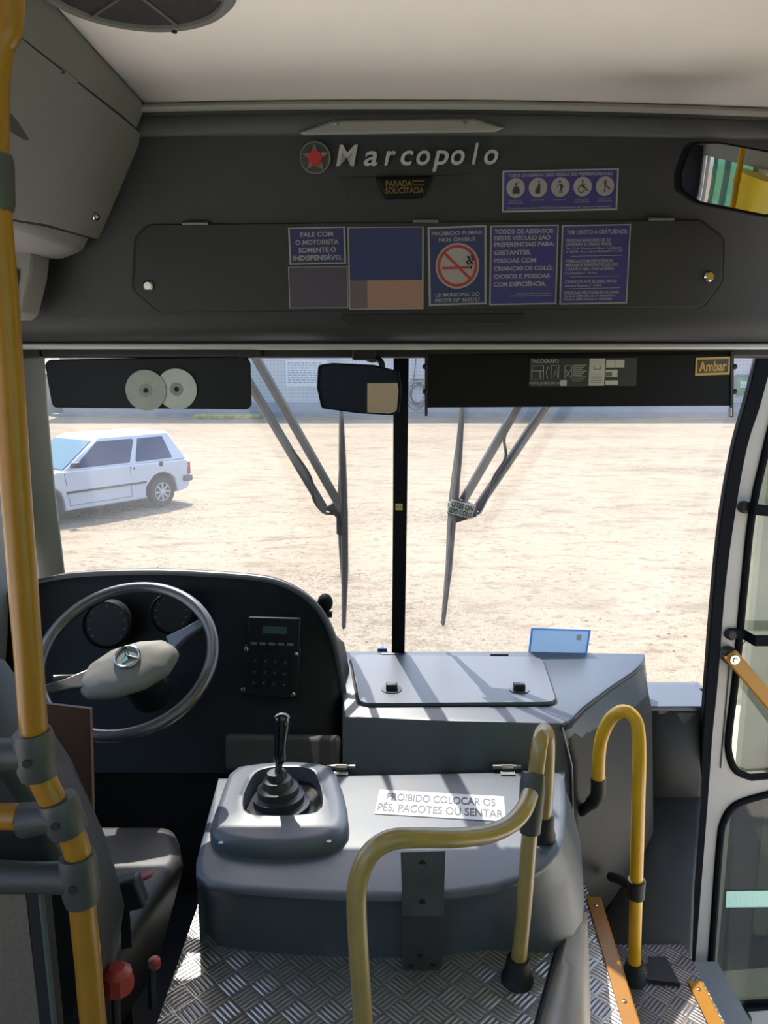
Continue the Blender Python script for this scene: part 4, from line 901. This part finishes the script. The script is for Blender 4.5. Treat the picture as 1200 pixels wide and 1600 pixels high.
# ------------------------------------------------------------------ steering wheel
def steering():
    d = 2.02; r_ = ray(199,1026); c = r_*d
    N = V((0.03,-math.cos(math.radians(52)),math.sin(math.radians(52)))).normalized(); U = V((1,0,0)); U = (U-N*U.dot(N)).normalized(); D = N.cross(U)
    ro = 0.222
    root = thing('steering_wheel', c, 'black steering wheel with a wide hub and round star emblem', 'steering wheel')
    pt = lambda a,r,k=0.0: c+(U*math.cos(a)+D*math.sin(a))*r+N*k
    MB().tube([pt(2*math.pi*i/64, ro) for i in range(64)], 0.0165, 14, closed=True).build('rim', M['wheel'], root)
    # spokes: shallow lower pair, upper pair
    th = math.radians(24)                       # hub bar runs up towards the instrument side
    E = U*math.cos(th)+D*math.sin(th); G = N.cross(E)
    q = MB()
    hub = [(-0.125,-0.062),(-0.06,-0.085),(0.02,-0.09),(0.09,-0.07),(0.135,-0.02),(0.10,0.030),(0.04,0.050),(-0.04,0.052),(-0.10,0.030),(-0.14,-0.02)]
    hub = [(x,y) for x,y in hub]
    P2 = lambda x,y,k: c+E*x+G*y+N*k
    hr = [V((x,y,0)) for x,y in hub]; hr = fillet(hr, 0.03, 3)
    q.loft([[P2(p.x*s_,p.y*s_,k) for p in hr] for s_,k in ((0.7,-0.05),(0.96,-0.045),(1.0,-0.035),(0.97,-0.022),(0.85,-0.012),(0.5,-0.006),(0.05,-0.005))]); q.build('hub_pad', M['hub'], root, smooth=50)
    for ang,r0,w0 in ((180+4,0.10,0.024),(8,0.11,0.022)):
        a = math.radians(ang)+th; q = MB()
        e = (U*-math.sin(a)+D*math.cos(a))
        q.loft([[pt(a,r,k)+e*w*s1+N*h for s1,h in ((-1,-0.008),(1,-0.008),(0.8,0.006),(-0.8,0.006))] for r,w,k in ((r0,w0*1.4,-0.03),(0.16,w0*0.8,-0.015),(ro,w0*0.65,0))]); q.build('spoke', M['wheel'], root, bevel=0.003)
    ec = P2(0,-0.0,-0.005)
    em = MB().lathe(ec, N, [(0.001,0.0),(0.034,0.0),(0.034,0.004),(0.001,0.004)], 32).build('emblem_disc', M['hub'], root)
    q = MB(); q.tube([ec+(E*math.cos(2*math.pi*i/32)+G*math.sin(2*math.pi*i/32))*0.031+N*0.005 for i in range(32)], 0.004, 8, closed=True)
    for k in range(3):
        a = math.radians(90+120*k); dd = E*math.cos(a)+G*math.sin(a); ee = E*-math.sin(a)+G*math.cos(a)
        q.loft([[ec+ee*0.0075+N*0.004, ec-ee*0.0075+N*0.004, ec+N*0.010],[ec+dd*0.030+ee*0.001+N*0.004, ec+dd*0.030-ee*0.001+N*0.004, ec+dd*0.030+N*0.005]])
    q.build('star_emblem', M['chrome'], root, smooth=20)
    cl = MB(); cl.tube([c-N*0.04, c-N*0.24+V((0,0.05,0))], [0.05,0.06], 16); cl.build('column', M['black'], root)
    # stalk
    q = MB(); q.tube([c-N*0.07, c-N*0.075-U*0.13+D*(-0.02), c-N*0.06-U*0.20+D*(-0.035)], [0.010,0.008,0.010], 10); q.build('indicator_stalk', M['steel'], root, label='pale indicator stalk')
steering()

# ------------------------------------------------------------------ engine cover
EZ = -1.115
ec = thing('engine_cover', (0,1.8,-1.333), 'broad grey engine cover carrying the gear lever beside the driver', 'engine cover')
plan = [(-0.478,2.04),(-0.466,1.85),(-0.452,1.66),(-0.440,1.61),(-0.405,1.572),(-0.34,1.556),(-0.2,1.541),(-0.05,1.532),(0.06,1.532),(0.16,1.541),(0.25,1.560),(0.32,1.59),(0.38,1.635),(0.425,1.69),(0.455,1.75),(0.49,1.88),(0.52,2.02),(0.53,2.085)]
plan = [(x*0.961, min(y*0.961, 2.0)) for x,y in plan]
def flare(k):
    o = []
    for (x,y),(x2,y2) in zip(plan, outl(plan,1.0)):
        wgt = min(1,max(0,(x-0.25)/0.18)); dx,dy = x2-x,y2-y; o.append((x+dx*k*wgt, y+dy*k*wgt*(1 if y<1.9 else 0.4)))
    return o
def under(pts, k):
    return [(x, y + k*min(1,max(0,(0.42-x)/0.15))*(1 if y < 1.58 else 0)) for x,y in pts]
rings = [R3([(x,min(y,1.995)) for x,y in outl(plan,-0.018)],EZ), R3(outl(plan,-0.006),EZ-0.002), R3(outl(plan,-0.001),EZ-0.006), R3(plan,EZ-0.014), R3(under(plan,0.020),EZ-0.026), R3(under(flare(0.022),0.055),EZ-0.08), R3(under(flare(0.05),0.075),-1.30), R3(under(flare(0.055),0.075),-1.36), R3(under(flare(0.058),0.075),-1.52)]
MB().loft(rings).build('shell', M['cover'], ec, smooth=60)
for px in (533,792):
    yy = 1.995
    a, b = PY(px-22,1194,yy), PY(px+22,1195,yy); a.z = b.z = EZ+0.010; h = MB(); h.tube([a,b],0.007,10); h.build('hinge', M['steel'], ec)
    m_ = (a+b)/2; MB().tube([m_-V((0.016,0,0)),m_+V((0.016,0,0))],0.0095,12).build('hinge_knuckle', M['chrome'], ec)
    MB().box((m_.x-0.02,m_.y-0.03,EZ-0.002),(m_.x+0.02,m_.y,EZ+0.004)).build('hinge_leaf', M['steel'], ec)
sh = Sheet(PZ(593,1234,EZ+0.001), PZ(787,1245,EZ+0.001), PZ(590,1272,EZ+0.001))
q = MB(); sh.quad(q,0,0,1,1,0,0.001); ws = q.build('warning_sticker', M['paper'], smooth=0); tag(ws, 'white sticker on the engine cover forbidding feet, parcels or sitting', 'sticker')
q = MB(); text(q, sh, 'PROIBIDO COLOCAR OS', 0.5, 0.28, sh.H*0.29, sh.W*0.86, 0.0015, bold=0.018); text(q, sh, 'PÉS, PACOTES OU SENTAR', 0.5, 0.72, sh.H*0.29, sh.W*0.97, 0.0015, bold=0.018); q.build('lettering', M['ink'], ws)
q = MB(); q.lathe(PZ(308,1372,EZ),(0,0,1),[(0.006,0),(0.006,0.003)],10)
# gear lever
gs = thing('gear_lever', PZ(437,1275,EZ), 'black gear lever with bellows in a rounded grey surround', 'gear lever')
def ringpts(px, n=48):
    P = smooth_path([PZ(*p,EZ) for p in px], 8, closed=True); c = sum(P,V())/len(P); o = []
    A = [(math.atan2(p.y-c.y,p.x-c.x), p) for p in P]
    for k in range(n):
        t = -math.pi+2*math.pi*k/n; o.append(min(A, key=lambda a: abs(math.atan2(math.sin(a[0]-t),math.cos(a[0]-t))))[1].copy())
    return o, c
fo, cen = ringpts(((372,1214),(445,1206),(514,1212),(531,1236),(544,1290),(536,1320),(500,1337),(430,1343),(360,1337),(333,1325),(330,1303),(344,1262),(357,1226)), 40)
fi, ci = ringpts(((404,1225),(445,1219),(488,1223),(502,1246),(508,1276),(498,1296),(440,1302),(386,1298),(377,1278),(385,1250)), 40)
MB().loft([[p+V((0,0,-0.002)) for p in fo],[p+V((0,0,0.020)) for p in fo],[cen+(p-cen)*0.96+V((0,0,0.034)) for p in fo],[cen+(p-cen)*0.86+V((0,0,0.040)) for p in fo],[ci+(p-ci)*1.10+V((0,0,0.040)) for p in fi],[p+V((0,0,0.046)) for p in fi],[ci+(p-ci)*0.95+V((0,0,0.044)) for p in fi],[ci+(p-ci)*0.93+V((0,0,0.004)) for p in fi],[ci+(p-ci)*0.93+V((0,0,-0.004)) for p in fi]], cap=False, closed=True).build('surround', M['cover'], gs, smooth=50)
MB().loft([[ci+(p-ci)*0.94+V((0,0,k)) for p in fi] for k in (0.001,0.004)]).build('well_floor', M['gap'], gs)
for px,py in ((345,1318),(514,1316)): MB().lathe(PZ(px,py,EZ+0.034),(0,0,1),[(0.006,0),(0.006,0.003),(0.002,0.004)],12).build('screw', M['steel'], gs)
c0 = PZ(438,1275,EZ); lean = V((-0.06,0.05,1)).normalized()
pf = [(0.088,0.0),(0.088,0.012),(0.078,0.018),(0.078,0.034),(0.064,0.040),(0.064,0.056),(0.052,0.062),(0.052,0.078),(0.040,0.084),(0.036,0.100),(0.026,0.104),(0.024,0.118)]
MB().lathe(c0,lean,pf,28).build('bellows', mat('bellows_rubber', lin(34,34,36), 0.45), gs)
s0 = c0+lean*0.10; s1 = PY(437,1188,c0.y+0.02); 
MB().tube([s0,s1],0.009,10).build('shaft', M['black'], gs)
s2 = PY(441,1112,c0.y+0.03); ax_ = (s2-s1).normalized(); L = (s2-s1).length
MB().lathe(s1-ax_*0.005,ax_,[(0.012,0),(0.0155,0.006),(0.0155,L*0.30),(0.017,L*0.5),(0.021,L*0.75),(0.0225,L*0.86),(0.020,L*0.95),(0.013,L*1.0),(0.002,L*1.02)],22).build('knob', mat('gloss_black', lin(22,24,34), 0.16, coat=0.6), gs)

# edge trim of the raised floor beside the steps
rows = [[PZ(884,1436,-1.333),PZ(868,1492,-1.333),PZ(854,1545,-1.333),PZ(838,1605,-1.333),PZ(820,1680,-1.333)],
        [PZ(893,1430,-1.318),PZ(880,1492,-1.318),PZ(868,1545,-1.318),PZ(853,1605,-1.318),PZ(836,1680,-1.318)],
        [PZ(908,1425,-1.325),PZ(903,1492,-1.330),PZ(902,1545,-1.335),PZ(900,1605,-1.34),PZ(898,1680,-1.34)],
        [PZ(916,1425,-1.345),PZ(919,1492,-1.355),PZ(921,1545,-1.37),PZ(921,1605,-1.37),PZ(920,1680,-1.37)]]
rows.append([V((p.x+0.004,p.y,-1.52)) for p in rows[-1]])
tag(MB().grid([smooth_path(r,3) for r in rows]).build('step_edge_moulding', M['moulding'], solid=0.004, smooth=60), 'curved grey moulding, coloured as lit beige, edging the metal floor above the steps', 'trim')
q = MB(); q.tube([PZ(886,1442,-1.331),PZ(868,1496,-1.331),PZ(853,1550,-1.331),PZ(836,1612,-1.331),PZ(818,1685,-1.331)],0.007,8); tag(q.build('floor_edge_strip', M['rubber']), 'thin black strip where the metal floor meets its curved edge', 'trim')

# steel strap in front of the cover
sb = thing('steel_strap', PZ(660,1512,-1.333), 'dark steel strap bracket standing upright against the engine cover front', 'bracket')
MB().prism([PY(628,1428,1.452),PY(694,1428,1.452),PY(691,1510,1.489),PY(686,1517,1.492),PY(634,1517,1.492),PY(629,1510,1.489)], (0,0.004,0)).build('foot_plate', M['bracket'], sb, bevel=0.001)
q = MB(); a = [PY(626,1332,1.485),PY(696,1330,1.485),PY(682,1432,1.448),PY(636,1432,1.448)]; q.prism(a,(0,0.003,0)); 
q.prism([PY(626,1332,1.485),PY(629,1430,1.452),PY(637,1432,1.448)],(0.0015,0.003,0)); q.prism([PY(696,1330,1.485),PY(693,1430,1.452),PY(682,1432,1.448)],(-0.0015,0.003,0))
q.build('channel', M['bracket'], sb)
for px,py,y in ((660,1349,1.479),(660,1410,1.456),(643,1508,1.488),(677,1507,1.488),(656,1492,1.481)):
    MB().lathe(PY(px,py,y),(0,-1,0),[(0.007,-0.001),(0.007,0.0012)],14).build('bolt_hole', M['gap'], sb)

# ------------------------------------------------------------------ yellow rails
def socket(name, base, up, parent, r=0.019):
    return MB().lathe(base, up, [(r*1.9,0),(r*1.9,0.008),(r*1.55,0.022),(r*1.35,0.05),(r*1.3,0.055)], 24).build(name, M['rubber'], parent)
g1 = PZ(808,1532,-1.333); g2 = PZ(848,1310,EZ)
hr = thing('hoop_rail', g1, 'yellow hoop handrail with one foot on the metal floor and one on the engine cover', 'handrail')
T1 = PY(843,1165,1.52)
ph = smooth_path([g1+V((0,0,0.01)), PY(820,1400,1.495), PY(826,1320,1.50), PY(834,1240,1.51), T1, PY(848,1146,1.555), PY(852,1143,1.605), PY(856,1160,1.645), PY(854,1230,1.675), g2+V((0,0,0.03))], 6)
MB().tube(ph, 0.0172, 16).build('tube', M['yellow_worn'], hr)
socket('floor_socket', g1, (0,0,1), hr); 
q = MB(); q.lathe(g2, (0.05,-0.05,1), [(0.030,0),(0.030,0.012),(0.024,0.03),(0.022,0.06)], 20); q.build('cover_socket', M['rubber'], hr)
jp, jq = PY(829,1262,1.515), PY(834,1205,1.53)
hj = MB(); hj.tube([PY(828,1300,1.485), PY(829,1270,1.49), PY(832,1225,1.50), PY(834,1208,1.508)], [0.022,0.026,0.027,0.024], 18); hj.build('clamp', M['clamp'], hr)
lr = thing('low_rail', PY(567,1640,1.20), 'worn yellow-brown rail bending from the floor across to the hoop rail clamp', 'handrail')
lp_ = smooth_path([V((PY(567,1640,1.20).x,1.20,-1.33)), PY(567,1600,1.20), PY(561,1500,1.20), PY(557,1415,1.20), PY(560,1375,1.20), PY(577,1335,1.205), PY(608,1313,1.215), PY(650,1309,1.24), PY(710,1309,1.285), PY(762,1303,1.34), PY(797,1288,1.39), PY(818,1266,1.43), PY(828,1242,1.475)], 5)
MB().tube(lp_, 0.0178, 16).build('tube', M['yellow_worn'], lr)
socket('floor_socket', V((lp_[0].x,1.20,-1.333)), (0,0,1), lr)
# J shaped rail on the steps
b0 = PZ(990,1530,-1.7); U_ = V((b0.x, b0.y, 0))
jr = thing('step_rail', b0, 'bright yellow cane-shaped handrail standing on the lower step', 'handrail')
wl = PY(906,1266,2.06)
vt_ = lambda py: V((b0.x-0.027*(1530-py)/380, b0.y, PY(995,py,b0.y).z))
pth = [b0+V((0,0,0.01)), vt_(1450), vt_(1350), vt_(1250), vt_(1190), PY(998,1146,1.90), PY(992,1123,1.91), PY(976,1111,1.925), PY(958,1119,1.945), PY(944,1142,1.962), PY(937,1172,1.972), PY(935,1225,1.98)]
MB().tube(smooth_path(pth,5), 0.0178, 16).build('tube', M['yellow'], jr)
socket('floor_socket', b0, (0,0,1), jr)
MB().tube(smooth_path([PY(935,1215,1.98), PY(934,1240,1.985), PY(925,1254,2.0), PY(908,1268,2.05)],4), [0.021]*5+[0.019]*4+[0.015]*4, 14).build('wall_fitting', M['rubber'], jr)
c_ = vt_(1388); MB().tube([c_+V((0,0,-0.026)),c_+V((0,0,0.026))], 0.024, 16).build('clamp', M['rubber'], jr)
MB().tube(smooth_path([c_, PY(972,1376,1.97), PY(955,1370,2.06)],4), 0.014, 10).build('clamp_arm', M['rubber'], jr)
# step nosings
def nosing(label, px, z, dx):
    a, b = PZ(*px[0],z), PZ(*px[1],z); b = b+(b-a).normalized()*0.9
    u = (b-a).normalized(); n_ = V((-u.y,u.x,0)); n_ = n_ if n_.x > 0 else -n_
    prof = [(-0.004,0),(-0.004,0.004),(0.034,0.004),(0.038,-0.0),(0.038,-0.03),(0.034,-0.03),(0.034,0)]
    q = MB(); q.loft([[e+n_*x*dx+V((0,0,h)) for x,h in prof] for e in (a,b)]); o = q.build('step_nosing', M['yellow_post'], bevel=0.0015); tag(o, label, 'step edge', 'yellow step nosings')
    for k in (0.03,0.28,0.55): MB().lathe(a+(b-a)*k+n_*0.016*dx+V((0,0,0.004)),(0,0,1),[(0.005,0),(0.005,0.002),(0.002,0.003)],10).build('screw', M['chrome'], o)
nosing('yellow edging strip along the upper step beside the cane-shaped rail', ((918,1402),(975,1600)), -1.497, 1)
nosing('short yellow edging strip on the lower step by the door sill', ((1076,1534),(1108,1600)), -1.697, 1)

# ------------------------------------------------------------------ door leaf
DY, SY = 2.46, 2.425
dr = bpy.data.objects.new('door_1', None); COL.objects.link(dr); dr.location = (1.3,DY,-2.1); struct(dr)
def D(px,py,y=DY): return PY(px,py,y)
seal_l = [(1187,540),(1173,600),(1162,640),(1146,700),(1128,800),(1115,920),(1104,1060),(1098,1150),(1092,1250),(1080,1430),(1075,1530),(1071,1600)]
seal_r = [(1214,540),(1198,600),(1187,640),(1168,700),(1150,800),(1134,920),(1123,1060),(1114,1150),(1107,1250),(1093,1430),(1085,1530),(1080,1600)]
L_, R2 = smooth_path([D(*p,SY) for p in seal_l],3), smooth_path([D(*p,SY) for p in seal_r],3)
q = MB(); q.loft([[a, b, b+V((0,0.03,0)), a+V((0,0.03,0))] for a,b in zip(L_,R2)]); o = q.build('trim_6', M['rubber_gloss'], bevel=0.004); struct(o)
XO, ZB = 1.74, D(1085,1600).z-0.06
outer = smooth_path([D(*p) for p in [(x-6,y) for x,y in seal_r]],3)+[V((D(1074,1600).x,DY,ZB)), V((XO,DY,ZB)), V((XO,DY,0.10))]
def window_loop(ptsL):
    P = smooth_path([D(*p) for p in ptsL],3); return P + [V((XO-0.09,DY,P[-1].z+0.03)), V((XO-0.09,DY,P[0].z+0.03))]
up_l = [(1232,570),(1212,640),(1197,700),(1175,800),(1162,920),(1149,1060),(1138,1150),(1140,1182),(1150,1204),(1172,1214)]
lo_l = [(1200,1240),(1159,1252),(1141,1264),(1130,1284),(1125,1310),(1118,1400),(1111,1500),(1107,1548),(1112,1568),(1130,1577)]
UPP, LOW = window_loop(up_l), window_loop(lo_l)
q = MB(); q.holed(outer, [UPP, LOW], (0,0.035,0)); q.build('leaf_frame', M['frame'], dr, smooth=0)
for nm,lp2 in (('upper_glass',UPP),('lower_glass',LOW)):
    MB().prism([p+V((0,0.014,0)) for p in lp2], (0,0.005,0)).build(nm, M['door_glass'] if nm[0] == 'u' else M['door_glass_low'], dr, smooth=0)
    MB().tube([p+V((0,-0.002,0)) for p in lp2], 0.0125, 8, closed=True).build('window_gasket', M['rubber_gloss'], dr)
q = MB(); q.tube([D(1166,1000,DY-0.003), D(1141,1030,DY-0.003), D(1126,1200,DY-0.003)], 0.002, 5); q.build('panel_seam', M['clamp'], dr)
def bar(nm, pts, hgt, m, th=0.006):
    q = MB(); return q.loft([[p+V((0,-th,-hgt/2)), p+V((0,th,-hgt/2)), p+V((0,th,hgt/2)), p+V((0,-th,hgt/2))] for p in pts]).build(nm, m, dr, bevel=0.003)
e1, e2 = D(1200,798,2.40), D(1200,1001,2.40)
bar('guard_bar', [D(1162,792,2.450), D(1170,793,2.448), D(1178,796,2.405), e1, V((XO-0.03,2.40,e1.z))], 0.034, M['rubber_gloss'])
bar('guard_bar', [D(1140,990,2.450), D(1162,991,2.448), D(1179,1001,2.405), e2, V((XO-0.03,2.40,e2.z))], 0.036, M['rubber_gloss'])
for p in ((1162,792),(1141,990)): MB().lathe(D(*p,2.458),(0,-1,0),[(0.020,0),(0.020,0.012),(0.012,0.018)],16).build('bar_foot', M['rubber'], dr)
d0 = D(1146,1029,2.41); d1 = D(1200,1092,2.37); d2 = d0+(d1-d0)*3.0
dd = (d1-d0).normalized(); nn = V((0,-1,0)).cross(dd).normalized()
q = MB(); q.loft([[e-nn*0.024+V((0,-0.008,0)), e-nn*0.024+V((0,0.008,0)), e+nn*0.024+V((0,0.008,0)), e+nn*0.024+V((0,-0.008,0))] for e in (d0-dd*0.02,d2)]); ya = q.build('yellow_arm', mat('orange_yellow_paint', lin(220,150,32), 0.4), dr, bevel=0.006)
MB().lathe(d0+V((0,-0.007,0)),(0,-1,0),[(0.016,0),(0.016,0.006),(0.009,0.006),(0.006,0.010)],18).build('pivot_bolt', M['chrome'], ya)
MB().lathe(d0+V((0,0.045,0)),(0,-1,0),[(0.028,0),(0.028,0.035)],16).build('pivot_base', M['rubber'], ya)
a, b, c = D(1135,1393,2.47), D(1300,1391,2.47), D(1134,1418,2.47)
MB().prism([a, b, b+(c-a), c], (0,0.003,0)).build('reflective_strip', mat('pale_green_reflector', lin0(170,205,182), 0.3, bump=0.6, bscale=120), dr, label='pale green reflective strip')
MB().lathe(D(1160,1590,DY),(0,-1,0),[(0.03,-0.01),(0.03,0.012),(0.02,0.03)],18).build('door_stop', M['rubber'], dr)
# second leaf of the folding door, folded behind the first and seen through its glass
d2o = bpy.data.objects.new('door_2', None); COL.objects.link(d2o); d2o.location = (1.6,2.62,-2.2); struct(d2o)
def leaf2(x,z): return V((x, 2.60+0.10*(x-1.3), z))
outer = [leaf2(1.31,0.05),leaf2(1.31,-2.30),leaf2(1.95,-2.30),leaf2(1.95,0.05)]
h1 = fillet([leaf2(1.43,-0.05),leaf2(1.43,-1.12),leaf2(1.85,-1.12),leaf2(1.85,-0.05)],0.06,4); h2 = fillet([leaf2(1.41,-1.24),leaf2(1.41,-2.18),leaf2(1.85,-2.18),leaf2(1.85,-1.24)],0.06,4)
n2 = V((-0.10,1,0)).normalized()
q = MB(); q.holed(outer,[h1,h2],n2*0.035); q.build('leaf_frame', M['frame'], d2o, smooth=0)
for h_ in (h1,h2):
    MB().prism([p+n2*0.012 for p in h_], n2*0.005).build('pane', M['door_glass'], d2o, smooth=0); MB().tube([p+n2*0.01 for p in h_],0.013,8,closed=True).build('gasket', M['rubber_gloss'], d2o)

# ------------------------------------------------------------------ driver place on the left
ds = thing('driver_seat', (-0.72,1.4,-1.66), 'dark driver seat with grey cushion in the shadows behind the wheel', 'seat')
cu = fillet([V(p) for p in ((-0.96,1.16,0),(-0.53,1.16,0),(-0.452,1.56,0),(-0.50,1.68,0),(-0.93,1.68,0))],0.06,4); cen = sum(cu,V())/len(cu); cu = [p*1.065 for p in cu]; cen = cen*1.065
MB().loft([[cen+(p-cen)*k+V((0,0,z-0.07)) for p in cu] for k,z in ((0.70,-1.36),(0.80,-1.28),(0.97,-1.14),(1.0,-1.11),(0.97,-1.085),(0.88,-1.075),(0.3,-1.078))]).build('cushion', M['seat'], ds, smooth=60)
bkp = [(-0.97,-1.06),(-0.485,-1.06),(-0.455,-0.93),(-0.470,-0.80),(-0.515,-0.64),(-0.60,-0.46),(-0.70,-0.40),(-0.97,-0.40)]
MB().loft([[V((-0.75+(x+0.75)*k, y-0.22*(z+1.06)*0.5, z)) for x,z in bkp] for k,y in ((0.93,1.24),(1.0,1.22),(1.0,1.12),(0.94,1.09))]).build('backrest', M['seat_back'], ds, bevel=0.02)
MB().box((-0.90,1.3,-1.66),(-0.62,1.65,-1.40)).build('pedestal', M['black'], ds, bevel=0.02)
MB().prism([PY(186,1400,1.262),PY(200,1404,1.262),PY(206,1480,1.262),PY(190,1484,1.262)],(0,0.004,0)).build('belt_strap', M['black'], ds)
MB().obox(PY(198,1395,1.25),(0.03,0,0.008),(0,0.015,0),(-0.008,0,0.03)).build('belt_buckle', M['black'], ds, bevel=0.006)
MB().obox(PY(218,1374,1.30),(0.024,0.004,0.010),(0,0.008,0),(0,0,0.004)).build('buckle_button', mat('buckle_pink_red', lin(170,60,84), 0.5), ds, bevel=0.002, label='red buckle release button')
for px,py,y,r_,lab_ in ((181,1539,1.13,0.027,'larger red knob low down behind the yellow post'),(239,1511,1.24,0.012,'smaller red knob low beside the driver seat')):
    c = PY(px,py,y)
    t_ = thing('lever_knob', c, lab_, 'knob', 'red knobs by the driver seat')
    q = MB(); q.lathe(c-V((0,-0.01,r_*0.9)),(0,0,1),[(r_*0.6,0),(r_*0.95,r_*0.3),(r_,r_*0.9),(r_*0.9,r_*1.5),(r_*0.5,r_*1.85),(0.001,r_*1.9)],10); q.build('knob', M['red'], t_, smooth=25)
    MB().tube([c+V((0,0.0,r_*0.4)), c+V((-0.01,0.02,-r_*1.5)), c+V((-0.02,0.04,-0.12))],0.008,8).build('stalk', M['black'], t_)
bd = MB().prism([PY(20,1094,1.40),PY(142,1108,1.40),PY(146,1258,1.40),PY(146,1300,1.40),PY(20,1300,1.40)],(0,0.008,0)).build('brown_board', M['brown']); tag(bd, 'thin reddish-brown board standing between the seat back and the wheel', 'board')
MB().tube([PY(142,1108,1.397),PY(146,1300,1.397)],0.002,6).build('pale_edge', mat('board_edge', lin(150,110,84), 0.6), bd)
pt_ = thing('partition', (-0.8,0.95,-1.333), 'speckled grey partition board with metal edge behind the driver seat', 'partition')
a, b = PY(40,1398,0.95), PY(62,1600,0.95)
MB().prism([V((-1.17,0.95,PY(40,1398,0.95).z)),PY(40,1398,0.95),PY(62,1600,0.95),V((PY(66,1640,0.95).x,0.95,-1.333)),V((-1.17,0.95,-1.333))],(0,0.02,0)).build('board', M['speckle'], pt_, smooth=0)
MB().prism([PY(42,1396,0.948),PY(66,1396,0.948),PY(86,1600,0.948),V((PY(88,1640,0.948).x,0.948,-1.333)),V((PY(66,1640,0.948).x,0.948,-1.333)),PY(62,1600,0.948)],(0,0.026,0)).build('dark_edge', M['black'], pt_)
q = MB(); q.tube([PY(64,1396,0.945),PY(85,1600,0.945),V((PY(88,1640,0.945).x,0.945,-1.33))],0.004,6); q.build('metal_edge', M['alu'], pt_)
# yellow post
PYY = 0.93
ps = thing('yellow_post', V((-0.4,PYY,-1.333)), 'tall bent yellow post with grey clamps beside the driver partition', 'post')
cl_ = [(30,-60),(12,0),(-4,70),(-12,150),(-9,300),(3,450),(14,600),(24,750),(35,900),(45,1030),(52,1130),(60,1195),(75,1235),(98,1275),(115,1312),(124,1350),(130,1430),(138,1510),(146,1600)]
pp_ = [PY(x,y,PYY) for x,y in cl_]; pp_.append(V((pp_[-1].x+0.01,PYY,-1.333))); pp_[0] = V((pp_[0].x, PYY, 0.645))
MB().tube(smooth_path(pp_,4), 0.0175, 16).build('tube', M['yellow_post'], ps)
socket('floor_socket', V((pp_[-1].x,PYY,-1.333)), (0,0,1), ps)
def clampx(p0, p1, arm, r=0.0245):
    a, b = PY(*p0,PYY), PY(*p1,PYY); o = MB(); o.tube([a,a+(b-a)*0.15,a+(b-a)*0.85,b],[r*0.96,r*1.05,r*1.05,r*0.96],18); o = o.build('clamp', M['clamp'], ps)
    if arm:
        m_ = (a+b)/2; e = V((PY(*arm,PYY).x, PYY, PY(*arm,PYY).z)); MB().tube([m_,m_*0.6+e*0.4,e],[r*0.95,r*0.85,r*0.95],14).build('clamp_arm', M['clamp'], o)
        MB().lathe(m_+V((0,-r*1.03,0)),(0,-1,0),[(0.006,-0.002),(0.006,0.002)],10).build('bolt', M['gap'], o)
clampx((50,1143),(62,1212),(-60,1180)); clampx((90,1248),(108,1300),(35,1282)); clampx((120,1335),(129,1408),(-40,1370), 0.0235); clampx((-11,240),(-8,328),None,0.021)
e0, e1 = PY(30,1276,PYY), PY(-80,1274,PYY)
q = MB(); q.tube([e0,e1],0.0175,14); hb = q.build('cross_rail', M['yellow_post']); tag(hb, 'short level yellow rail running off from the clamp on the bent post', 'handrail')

# ------------------------------------------------------------------ things behind the viewer that the mirrors pick up
yp = MB(); yp.loft([[V((1.12-0.07*math.sin(math.pi*k/10),1.78-1.23*k/10,z)) for k in range(11)]+[V((1.16,0.55,z)),V((1.16,1.78,z))] for z in (-1.333,-0.6,0.25,0.36)])  # panel lengthened forward to cut sky light from the doorway
tag(yp.build('yellow_partition', M['yellow_panel']), 'bright yellow curved panel seen in the convex mirror over the doorway', 'panel')
tag(MB().tube([V((0.985,1.16,-1.96)),V((0.985,1.16,0.644))],0.018,14).build('stanchion', M['yellow']), 'yellow upright pole seen in the convex mirror over the doorway', 'pole')
def bounce(px, py, y):
    p = PM(px,py); d = p.normalized(); r = d - nrm*2*d.dot(nrm); return p + r*((y-p.y)/r.y)
a, b = bounce(574,599,-1.2), bounce(612,607,-1.2); x0, x1 = min(a.x,b.x), max(a.x,b.x)+0.15; 
tag(MB().box((x0,-1.2,-1.333),(x1,-1.17,a.z)).build('tan_screen', M['tan']), 'tan board screen seen in the inner mirror', 'screen')

# lift everything so that the yard lies at height zero
for o in list(SC.objects):
    if o.parent is None: o.location.z += EYE
